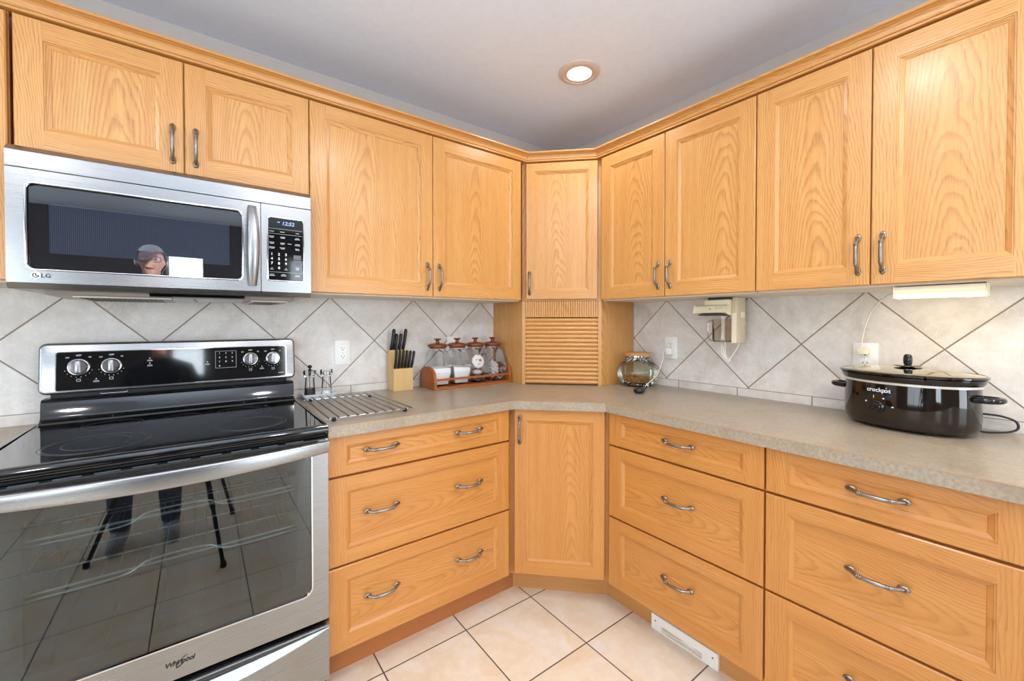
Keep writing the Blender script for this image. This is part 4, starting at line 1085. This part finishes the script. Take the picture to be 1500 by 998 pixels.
for i, cx in enumerate(cxs):
    m = Matrix.Translation((cx, -.110, CZ)) @ Matrix.Rotation(math.radians(-4), 4, 'Z')
    t = thing('glass_canister', cn[i], 'canister', (cx, -.110, CZ), 0, 'canisters in the wooden rack')
    bm = bmesh.new(); loft(bm, [sq(*p[:2], p[2], p[3], min(p[4], .99)) for p in PROF], True, False)
    bmesh.ops.transform(bm, matrix=m, verts=bm.verts); obj('body', bm, 'glass', t, smooth=True)
    bm = bmesh.new(); lathe(bm, [(.0, .1925), (.043, .1925), (.0445, .195), (.0445, .1995), (.050, .2005), (.0535, .204), (.0535, .209), (.050, .2135), (.035, .2185), (.012, .221), (.0095, .224), (.0085, .232), (.011, .236), (.0185, .239), (.0195, .242), (.017, .2445), (0, .246)], (0, .006, 0), 36)
    bmesh.ops.transform(bm, matrix=m, verts=bm.verts); ld = obj('lid', bm, 'cherry2' if False else plain('cherry_lid', rgb(126, 62, 26), .3), t, smooth=True)
    # contents
    if i < 2:
        bm = bmesh.new(); top = (.092, .070)[i]; zs = [.0075, .02, .05, .07, top]
        rings = [ringat(z, .005) for z in zs]
        if i == 1: rings[-1] = [(x, y, z + .022 * (-x / .05) * (1 if x < 0 else .0) + (.012 if x > .02 else 0) - .006 * math.cos(x * 60)) for x, y, z in rings[-1]]
        loft(bm, rings); bmesh.ops.transform(bm, matrix=m, verts=bm.verts)
        tag(obj(('flour', 'sugar')[i], bm, 'flour', smooth=False, bevel=0), ('level white flour filling the leftmost glass canister', 'uneven white sugar in the second glass canister from left')[i], ('flour', 'sugar')[i], kind='stuff')
    elif i == 2:
        tp = thing('food_packet', 'round white packet with red print in the third canister from left', 'packet', (cx, -.12, CZ + .10))
        bm = bmesh.new(); mm = m @ Matrix.Translation((-.002, -.030, .112)) @ Matrix.Rotation(math.radians(78), 4, 'X') @ Matrix.Rotation(.3, 4, 'Z')
        lathe(bm, [(0, -.012), (.028, -.012), (.037, -.005), (.038, .003), (.032, .010), (.012, .013), (0, .013)], n=28, mod=lambda th, r, z: 1 + .05 * math.sin(th * 9), mat=mm); obj('wrapper', bm, 'flour', tp, smooth=True)
        bm = bmesh.new(); cbox(bm, .002, .016, -.004, .010, .0135, .0140, mm); cbox(bm, -.018, -.004, .012, .015, .0135, .0140, mm); cbox(bm, -.016, .004, -.016, -.013, .0135, .0140, mm); obj('print', bm, 'print_r', tp)
        for k, (dx, dy, z, s_) in enumerate(((-.004, -.022, .052, .030), (.012, .016, .045, .026), (-.006, -.008, .020, .024))):
            bm = bmesh.new(); blob(bm, (0, 0, 0), (s_, s_ * .8, s_ * .5), 40 + k, .10, 3); bmesh.ops.transform(bm, matrix=m @ Matrix.Translation((dx, dy, z)), verts=bm.verts)
            tag(obj('food_packet', bm, 'packet' if k == 0 else 'packet_d', smooth=True), ('pale crinkled packet under the round one in the third canister', 'dark crinkled packet at the back of the third canister', 'dark crinkled packet at the bottom of the third canister')[k], 'packet')
    else:
        bm = bmesh.new(); bmesh.ops.create_icosphere(bm, subdivisions=4, radius=1); rn = random.Random(12)
        for v in bm.verts:
            c = v.co.copy(); f = 1 + .16 * math.sin(7 * c.x + 3 * c.z) * math.cos(9 * c.y) + .10 * math.sin(17 * c.z + 8 * c.x)
            v.co = Vector((c.x * .032 * f, c.y * .034 * f, .062 + c.z * .046 * f))
        bmesh.ops.transform(bm, matrix=m, verts=bm.verts); tag(obj('plastic_bag', bm, 'packet', smooth=True), 'crumpled clear bag inside the rightmost glass canister', 'bag')
        
# ================================================================== shakers in a tray
t = thing('ceramic_tray', 'small white ceramic tray under the salt and pepper shakers beside the range', 'tray', (-1.590, -.062, .9142))
def trx(w, d, z): return [( -1.594 + x, -.0625 + y, .9145 + z) for x, y, _ in sq(w, d, 0, 0, .3)]
bm = bmesh.new(); loft(bm, [trx(.064, .032, 0), trx(.069, .038, .010), trx(.075, .0445, .024), trx(.073, .0425, .024), trx(.067, .036, .011), trx(.060, .030, .006)]); obj('tray', bm, 'ceramic', t, smooth=True)
def shaker(cx, cy, top, lab, kind):
    t = thing(kind + '_shaker', lab, 'shaker', (cx, cy, .921), 0, 'shakers in the white tray'); c = (cx, cy, .921)
    hx = lambda th, r, z: 1 - .05 * abs(math.sin(3 * th))
    bm = bmesh.new(); lathe(bm, [(.0235, 0), (.0245, .004), (.021, .05), (.0185, .085), (.0185, .090), (.0265, .098), (.0275, .118), (.0262, .121)], c, 30, mod=hx); [bm.faces.remove(f) for f in list(bm.faces) if len(f.verts) > 10 and f.calc_center_median().z > c[2] + .05]; obj('body', bm, 'glass', t, smooth=True)
    if kind == 'pepper':
        bm = bmesh.new(); lathe(bm, [(0, .098), (.006, .098), (.006, .122), (.011, .124), (.0035, .127), (.0035, .131), (.0085, .134), (.0095, .139), (.006, .145), (0, .146)], c, 20); obj('grinder_knob', bm, 'black', t, smooth=True)
        bm = bmesh.new(); tube(bm, [(cx, cy, .93), (cx, cy, 1.018)], .0022, 8); obj('spindle', bm, 'chrome', t)
    else:
        bm = bmesh.new(); lathe(bm, [(0, .096), (.0155, .096), (.0175, .110), (.010, .116), (0, .117)], c, 20); obj('cap', bm, 'glass', t, smooth=True)
    bm = bmesh.new(); h = .040 if kind == 'pepper' else .022
    lathe(bm, [(0, .0085), (.0205, .011), (.0195, h), (.012, h + .003), (0, h + .004)], c, 24, mod=hx)
    tag(obj('peppercorns' if kind == 'pepper' else 'salt', bm, 'pepper' if kind == 'pepper' else 'flour', smooth=True), 'dark peppercorns in the lower half of the glass pepper mill' if kind == 'pepper' else 'white salt at the bottom of the glass salt shaker', 'pepper' if kind == 'pepper' else 'salt', kind='stuff')
shaker(-1.634, -.0625, 0, 'clear glass pepper mill with black knob, left one in the tray', 'pepper')
shaker(-1.5635, -.0625, 0, 'clear glass salt shaker with open flared top, right one in tray', 'salt')

# ================================================================== wire trivet rack
t = thing('cooling_rack', 'folding metal rod rack lying on the counter beside the range', 'rack', (-1.525, -.35, .9142))
bm = bmesh.new(); n = 10
for i in range(n):
    k = i / (n - 1)
    f = Vector((-1.676 + .300 * k, -.592 + .004 * k, .9295)); bk = Vector((-1.668 + .285 * k, -.112 - .042 * k, .9295))
    bmr = bmesh.new(); tube(bmr, [f, bk], .0029, 8)
    for e, s_ in ((f, -1), (bk, 1)): tube(bmr, [e + Vector((0, s_ * .001, 0)), e + Vector((0, s_ * .006, 0))], [.0034, .0030], 8)
    obj('rod', bmr, 'wire', t, smooth=True)
bm.free()
bf0, bf1 = Vector((-1.682, -.571, .9240)), Vector((-1.371, -.567, .9240)); bb0, bb1 = Vector((-1.674, -.142, .9240)), Vector((-1.378, -.176, .9240))
for a_, b_ in ((bf0, bf1), (bb0, bb1)):
    bm = bmesh.new(); tube(bm, [a_, b_], .0026, 8); obj('cross_bar', bm, 'chrome', t, smooth=True)
for a_, b_ in ((bf0, bf1), (bb0, bb1)):
    for k in (.08, .92):
        p = a_.lerp(b_, k); bm = bmesh.new(); cbox(bm, p.x - .007, p.x + .007, p.y - .006, p.y + .006, .9146, .9270); obj('rubber_foot', bm, 'rubber', t, bevel=.002)

# ================================================================== slow cooker
KC = Vector((-.163, -1.792, .9145)); KR = -.2; KA, KB = .168, .128
t = thing('slow_cooker', 'large oval black slow cooker with glass lid on the right counter', 'slow cooker', KC)
km = Matrix.Translation(KC) @ Matrix.Rotation(KR, 4, 'Z')
def oval(bm, prof, n=64, mat=km):
    rings = []
    for r, z in prof:
        rings.append([bm.verts.new(mat @ Vector((max(KB + r, 0) * math.cos(2 * PI * j / n), max(KA + r, 0) * math.sin(2 * PI * j / n), z))) for j in range(n)])
    for a_, b_ in zip(rings, rings[1:]):
        for j in range(n): bm.faces.new((a_[j], a_[(j + 1) % n], b_[(j + 1) % n], b_[j]))
    return rings
bm = bmesh.new(); R_ = oval(bm, [(-.034, .006), (-.022, .007), (-.008, .014), (-.002, .026), (.001, .050), (.001, .110), (-.001, .147), (-.004, .147), (-.006, .12), (-.02, .03)]); bm.faces.new(list(reversed(R_[0]))); bm.faces.new(R_[-1])
kb = obj('housing', bm, 'glaze_oak_reflection', t, smooth=True)
bm = bmesh.new(); oval(bm, [(-.004, .1475), (.0015, .1475), (.0025, .1550), (-.004, .1555), (-.004, .1475)]); obj('rim_band', bm, 'nickel2', t, smooth=True)
bm = bmesh.new(); R_ = oval(bm, [(-.006, .1558), (.005, .157), (.0095, .166), (.010, .173), (.006, .1745), (-.010, .1735), (-.012, .16), (-.03, .05), (-.05, .04)]); bm.faces.new(R_[-1]); st = obj('stoneware_pot', bm, 'blackgloss', t, smooth=True)
bm = bmesh.new(); R_ = oval(bm, [(.009, .1755), (.0135, .1775), (.0135, .181), (.008, .1835), (-.015, .1865), (-.05, .192), (-.085, .1958), (-.120, .197), (-.121, .194), (-.085, .192), (-.05, .1885), (-.015, .1835), (.005, .1795)]); lid = obj('lid', bm, 'glass_lid', t, smooth=True)
bm = bmesh.new(); oval(bm, [(.0095, .1750), (.0145, .1765), (.0150, .1815), (.0095, .1840), (.0085, .1815), (.0095, .1750)]); obj('lid_rim', bm, 'glaze_oak_reflection', lid, smooth=True)
bm = bmesh.new(); lathe(bm, [(0, .1975), (.012, .1975), (.034, .2015), (.0345, .2035), (.012, .2045), (0, .205)], n=32, mat=km); obj('knob_plate', bm, 'wire', lid, smooth=True)
bm = bmesh.new(); lathe(bm, [(.0085, .2052), (.0105, .211), (.0110, .222), (.0100, .233), (.0070, .239), (0, .241)], n=24, mat=km, sx=.8, sy=1.1); obj('lid_knob', bm, 'blackgloss', lid, smooth=True)
for s_ in (1, -1):
    bm = bmesh.new(); base_ = KA - .001; z = .118
    pts = [(-.030, s_ * (base_ - .004), z + .0), (-.028, s_ * (base_ + .022), z + .001), (-.018, s_ * (base_ + .038), z + .002), (0, s_ * (base_ + .043), z + .002), (.018, s_ * (base_ + .038), z + .002), (.028, s_ * (base_ + .022), z + .001), (.030, s_ * (base_ - .004), z)]
    tube(bm, [km @ Vector(p) for p in smooth_path(pts, 4)], .0088, 10); obj('side_handle', bm, 'blackgloss', t, smooth=True)
for a in (.6, 2.5, 3.8, 5.6):
    bm = bmesh.new(); c = km @ Vector(((KB - .042) * math.cos(a), (KA - .045) * math.sin(a), .0002)); lathe(bm, [(.012, 0), (.012, .0058)], c, 14); obj('foot', bm, 'rubber', t)
def onk(ang, z, out=.0):
    r = next((a[0] + (b[0] - a[0]) * (z - a[1]) / (b[1] - a[1]) for a, b in zip([(-.008, .014), (-.002, .026), (.001, .050), (.001, .110)], [(-.002, .026), (.001, .050), (.001, .110), (-.001, .150)]) if a[1] <= z <= b[1]), 0)
    return Vector(((KB + r + out) * math.cos(ang), (KA + r + out) * math.sin(ang), z))
# lettering wrapped on the front (local -x side)
FA = PI - .16
bm = bmesh.new(); text_into(bm, 'crockp', .0185, Matrix.Translation((-.0085, 0, 0)), bold=.0003); text_into(bm, 'o', .0185, Matrix.Translation((.0200, 0, 0)), bold=.0003); text_into(bm, 't', .0185, Matrix.Translation((.0285, 0, 0)), bold=.0003); text_into(bm, '.', .0185, Matrix.Translation((.0200, .0125, 0)), bold=.0003)
def wrap(bm, ang0, z0):
    for v in bm.verts:
        # advance along the oval by arc length
        a = ang0; s_ = v.co.x; k = 12
        for _ in range(k): a += (s_ / k) / math.hypot((KB) * math.sin(a), (KA) * math.cos(a))
        v.co = km @ onk(a, z0 + v.co.y, .0006 + v.co.z)
wrap(bm, FA + .02, .1265); obj('front_lettering', bm, 'legend', kb)
p = onk(FA, .073, .0); tn = (km.to_3x3() @ Vector((math.cos(FA) / KB, math.sin(FA) / KA, 0))).normalized()
mk = Matrix.Translation(km @ p) @ tn.to_track_quat('Z', 'Y').to_matrix().to_4x4()
bm = bmesh.new(); lathe(bm, [(0, .0005), (.0205, .0005), (.0205, .003), (.016, .0055), (.015, .012), (.012, .014), (0, .0145)], n=28, mat=mk); kk = obj('control_knob', bm, 'blackgloss', t, smooth=True)
bm = bmesh.new(); cbox(bm, -.0045, .0045, -.017, .017, .0147, .021, mk @ Matrix.Rotation(-.9, 4, 'Z')); obj('knob_grip', bm, 'blackgloss', kk, bevel=.002)
bm = bmesh.new()
for x, y, s__ in ((-.033, .012, 'o'), (-.010, .030, '|'), (.017, .027, 'o'), (.040, .002, '=')): text_into(bm, s__, .009, Matrix.Translation((x, y, 0)), bold=.0005)
wrap(bm, FA, .075); obj('dial_marks', bm, 'legend', kb)
bm = bmesh.new(); tube(bm, smooth_path([(-.085, -1.932, .928), (-.08, -1.950, .9185), (-.068, -1.975, .9185), (-.045, -2.005, .923), (-.035, -2.020, .935), (-.033, -2.015, .955), (-.036, -1.99, .966), (-.038, -1.965, .968), (-.04, -1.94, .968)], 6), .0032, 8)
tag(obj('cooker_cord', bm, 'black', smooth=True), 'black power cord looping out behind the slow cooker', 'cord')

# ================================================================== floor register
t = thing('floor_register', 'cream metal vent register set in the toe kick of the right cabinets', 'vent', (-.545, -1.228, 0))
def P2(x0, x1, z0, z1): return [(x0, z0), (x1, z0), (x1, z1), (x0, z1)]
FY = lambda x, y, z: (y, x, z)
bm = bmesh.new()
# plate with an open slot
ringplate(bm, [(-1.365, .0008), (-1.090, .0008), (-1.090, .062), (-1.365, .062)], [(-1.305, .006), (-1.135, .006), (-1.135, .030), (-1.305, .030)], -.5365, -.5490, FY)
obj('face_plate', bm, 'white', t)
boxobj('duct_back', (-.5375, -.5363, -1.31, -1.13, .004, .033), 'cream_d', t, .0003)
bm = bmesh.new(); cols = []
for k in range(25):
    u = k / 24; y = -1.135 - .17 * u; bowf = math.exp(-((u - .66) / .16) ** 2)
    cols.append([bm.verts.new(q) for q in ((-.5395, y, .0065 + .022 * u * .4), (-.542 - .004 * bowf, y, .008 + .020 * bowf + .004 * u), (-.5385, y, .010 + .021 * bowf + .004 * u))])
for a_, b_ in zip(cols, cols[1:]):
    for j in range(3): bm.faces.new((a_[j], b_[j], b_[(j + 1) % 3], a_[(j + 1) % 3]))
bm.faces.new(cols[0]); bm.faces.new(cols[-1])
obj('damper', bm, 'white', t, smooth=True)
for y in (-1.108, -1.345):
    bm = bmesh.new(); lathe(bm, [(0, 0), (.003, 0), (.0025, .0012), (0, .0015)], n=12, mat=Matrix.Translation((-.549, y, .038)) @ Matrix.Rotation(-PI / 2, 4, 'Y')); obj('screw', bm, 'dark', t)

# ================================================================== photographer, camera and tripod (seen in the reflections)
PO = Vector((-2.285, -2.43, 0))
M['skin'] = plain('skin', rgb(214, 160, 138), .5)
M['hair'] = plain('grey_hair', rgb(238, 237, 236), .7, bump=(120, .6, .003))
M['jacket'] = plain('dark_blue_jacket', rgb(46, 52, 66), .8, bump=(220, .3, .002))
M['jeans'] = plain('faded_jeans', rgb(86, 98, 122), .85, bump=(300, .3, .001))
M['shoe'] = plain('grey_sneaker', rgb(150, 156, 166), .6)
def skin_person():
    V = []; E_ = []; R_ = []
    def add(p, r, par=None):
        V.append(p); R_.append(r if isinstance(r, tuple) else (r, r))
        if par is not None: E_.append((par, len(V) - 1))
        return len(V) - 1
    pel = add((0, 0, .95), (.150, .115)); sp = add((0, .012, 1.10), (.140, .108), pel); ch = add((0, .008, 1.27), (.158, .112), sp); uc = add((0, -.004, 1.405), (.125, .088), ch)
    nk = add((0, .012, 1.505), .052, uc); nk2 = add((0, .030, 1.56), .052, nk)
    jaw = add((0, .050, 1.610), (.054, .066), nk2); hd = add((0, .040, 1.672), (.070, .088), jaw); fh = add((0, .030, 1.730), (.066, .084), hd); add((0, .024, 1.772), (.034, .044), fh)
    add((0, .150, 1.652), .012, hd)
    for s in (-1, 1):
        e = add((s * .070, .022, 1.660), .010, hd)
        add((s * .080, .010, 1.668), .012, e)
        shp = add((s * .165, -.006, 1.405), .062, uc)
        if s < 0: el, wr, pm = (-.225, -.035, 1.13), (-.245, .065, .895), (-.247, .090, .825)
        else: el, wr, pm = (.262, -.030, 1.150), (.262, .080, 1.205), (.262, .150, 1.195)
        e1 = add(((s * .165 + el[0]) / 2, (el[1]) / 2, (1.405 + el[2]) / 2), .052, shp); e2 = add(el, .044, e1)
        e3 = add(tuple((a * .6 + b * .4) for a, b in zip(el, wr)), .042, e2); w = add(wr, (.026, .022), e3); p_ = add(pm, (.032, .015), w)
        d = (Vector(pm) - Vector(wr)).normalized(); side = Vector((0, 1, 0)) if s < 0 else Vector((-1, 0, 0))
        side = (side - d * side.dot(d)).normalized(); curl = d.cross(side) * (-1 if s < 0 else 1)
        if s > 0: curl = Vector((0, 0, -1)) - d * d.dot(Vector((0, 0, -1)))
        for k, ln in enumerate((.068, .078, .073, .056)):
            o = side * (.024 - .016 * k); b0 = Vector(pm) + o + d * .022
            f0 = add(tuple(b0), .0095, p_); f1 = add(tuple(b0 + d * ln * .45 + curl * .006), .0088, f0); f2 = add(tuple(b0 + d * ln * .78 + curl * .020), .0082, f1); add(tuple(b0 + d * ln * .95 + curl * .036), .0074, f2)
        t0 = add(tuple(Vector(pm) - d * .020 + side * .034), .012, p_); t1 = add(tuple(Vector(pm) + d * .012 + side * .052 + curl * .008), .0105, t0); add(tuple(Vector(pm) + d * .038 + side * .054 + curl * .022), .009, t1)
        hp = add((s * .092, .0, .865), (.092, .098), pel); th = add((s * .102, .012, .68), .080, hp); kn = add((s * .108, .020, .49), .058, th); cf = add((s * .110, -.008, .33), .056, kn); an = add((s * .112, -.020, .095), .040, cf)
        hl = add((s * .113, -.035, .045), .038, an); ba = add((s * .122, .075, .040), (.042, .032), hl); add((s * .128, .155, .032), (.034, .024), ba)
    me = bpy.data.meshes.new('figure'); me.from_pydata(V, E_, [])
    bm = bmesh.new(); bm.from_mesh(me); L = bm.verts.layers.skin.verify(); bm.verts.ensure_lookup_table()
    for v, r in zip(bm.verts, R_): v[L].radius = r; v[L].use_root = (v.index == 0)
    bm.to_mesh(me); bm.free()
    o = bpy.data.objects.new('figure', me); COL.objects.link(o)
    sk = o.modifiers.new('skin', 'SKIN'); sk.use_smooth_shade = True; o.modifiers.new('sub', 'SUBSURF').levels = 2
    dg = bpy.context.evaluated_depsgraph_get(); out = bpy.data.meshes.new_from_object(o.evaluated_get(dg))
    bpy.data.objects.remove(o); bpy.data.meshes.remove(me)
    out.transform(Matrix.Translation(PO))
    return out
fig = skin_person()
pt = thing('person', 'grey-haired person in glasses and dark jacket behind the tripod, seen only in reflections', 'person', PO)
bm = bmesh.new(); bm.from_mesh(fig); zmin = min(v.co.z for v in bm.verts)
bmesh.ops.translate(bm, vec=(0, 0, -zmin + .004), verts=bm.verts); base_bm = bm.copy(); obj('body', bm, 'skin', pt, smooth=True, weld=False)
def garment(name, mat, keep, off):
    g = base_bm.copy(); g.normal_update()
    bmesh.ops.delete(g, geom=[f for f in g.faces if not keep(f.calc_center_median() - PO)], context='FACES')
    g.normal_update(); nn = [(v, v.normal.copy()) for v in g.verts]
    for v, n in nn: v.co += n * (off(v.co - PO) if callable(off) else off)
    for v in g.verts: v.co.z = max(v.co.z, .0008)
    return obj(name, g, mat, pt, smooth=True, weld=False)
def is_hand(c): return (c.x < -.19 and c.z < .90) or (c.x > .15 and c.y > .13 and 1.15 < c.z < 1.4)
garment('jacket', 'jacket', lambda c: c.z > .93 and c.z < 1.505 and not is_hand(c) or (c.x < -.17 and .90 <= c.z <= .95), .010)
garment('trousers', 'jeans', lambda c: .085 < c.z < .96 and abs(c.x) < .215 and not (c.x < -.19 and c.y > .03), .009)
garment('shoes', 'shoe', lambda c: c.z < .10, .006)
garment('hair', 'hair', lambda c: c.z > 1.722 or (c.z > 1.59 and c.y < .050 and abs(c.x) < .079), .013)
bm = bmesh.new(); yf = .124
for s in (-1, 1):
    tube(bm, [PO + Vector((s * .032 + .025 * math.cos(a), yf + .010, 1.676 + .0185 * math.sin(a))) for a in [2 * PI * k / 20 for k in range(21)]], .0022, 6, caps=False)
    tube(bm, [PO + Vector((s * .057, yf + .008, 1.680)), PO + Vector((s * .081, .09, 1.682)), PO + Vector((s * .083, .01, 1.684))], .0020, 6)
tube(bm, [PO + Vector((-.008, yf + .014, 1.680)), PO + Vector((.008, yf + .014, 1.680))], .002, 6); obj('glasses', bm, 'black', pt)
for s in (-1, 1):
    bm = bmesh.new(); bmesh.ops.create_uvsphere(bm, u_segments=14, v_segments=10, radius=.0115, matrix=Matrix.Translation(PO + Vector((s * .031, .113, 1.676)))); e = obj('eye', bm, 'white', pt, smooth=True)
    bm = bmesh.new(); bmesh.ops.create_uvsphere(bm, u_segments=12, v_segments=8, radius=.0058, matrix=Matrix.Translation(PO + Vector((s * .031, .1195, 1.675)))); obj('iris', bm, 'rubber', e, smooth=True)
bm = bmesh.new(); blob(bm, PO + Vector((0, .117, 1.612)), (.022, .008, .006), 1, 0, 2); obj('mouth', bm, 'print_r', pt, smooth=True)
# camera on a tripod
fw = Vector((math.cos(math.radians(52.98)), math.sin(math.radians(52.98)), 0)); rt = Vector((fw.y, -fw.x, 0))
CM = Matrix(((rt.x, fw.x, 0, cam.location.x), (rt.y, fw.y, 0, cam.location.y), (0, 0, 1, cam.location.z), (0, 0, 0, 1)))
t = thing('photo_camera', 'black photo camera on the tripod, seen only in reflections', 'camera', CM @ Vector((0, -.11, -.05)))
bm = bmesh.new(); cbox(bm, -.066, .066, -.150, -.095, -.050, .035, CM); obj('body', bm, 'black', t, bevel=.008, seg=3)
bm = bmesh.new(); cbox(bm, -.026, .026, -.140, -.098, .0355, .062, CM); obj('viewfinder_hump', bm, 'black', t, bevel=.006)
bm = bmesh.new(); cbox(bm, -.035, .035, -.145, -.100, .0625, .145, CM); obj('added_flash_unit', bm, 'black', t, bevel=.005)  # added housing for the light that brightens the ceiling
bm = bmesh.new(); lathe(bm, [(.034, .0), (.036, .012), (.036, .045), (.040, .050), (.040, .068), (.035, .070)], n=28, mat=CM @ Matrix.Translation((0, -.0945, -.004)) @ Matrix.Rotation(-PI / 2, 4, 'X')); obj('lens', bm, 'black', t, smooth=True)
tc_ = CM @ Vector((0, -.122, -.052))
t = thing('tripod', 'black tripod standing before the person, seen only in reflections', 'tripod', (tc_.x, tc_.y, 0))
bm = bmesh.new(); cbox(bm, tc_.x - .03, tc_.x + .03, tc_.y - .03, tc_.y + .03, tc_.z - .012, tc_.z); obj('mounting_plate', bm, 'black', t, bevel=.003)
bm = bmesh.new(); tube(bm, [(tc_.x, tc_.y, tc_.z - .0122), (tc_.x, tc_.y, tc_.z - .05), (tc_.x, tc_.y, tc_.z - .055), (tc_.x, tc_.y, .66)], [.024, .024, .014, .014], 16); obj('centre_column', bm, 'black', t, smooth=True)
bm = bmesh.new(); lathe(bm, [(.02, 0), (.05, .01), (.05, .045), (.024, .06)], (tc_.x, tc_.y, .98), 20); obj('collar', bm, 'black', t, smooth=True)
for a in (1.15, 3.25, 5.35):
    d = Vector((math.cos(a), math.sin(a), 0)); bm = bmesh.new()
    p0 = Vector((tc_.x, tc_.y, 1.0)) + d * .045; p1 = Vector((tc_.x, tc_.y, .012)) + d * .40
    tube(bm, [p0, p0.lerp(p1, .42), p0.lerp(p1, .43), p0.lerp(p1, .72), p0.lerp(p1, .73), p1], [.015, .015, .0125, .0125, .0095, .0095], 12); lg_ = obj('leg', bm, 'black', t, smooth=True)
    bm = bmesh.new(); lathe(bm, [(.014, .0005), (.016, .006), (.012, .03)], (p1.x, p1.y, 0), 14); obj('rubber_foot', bm, 'rubber', lg_, smooth=True)
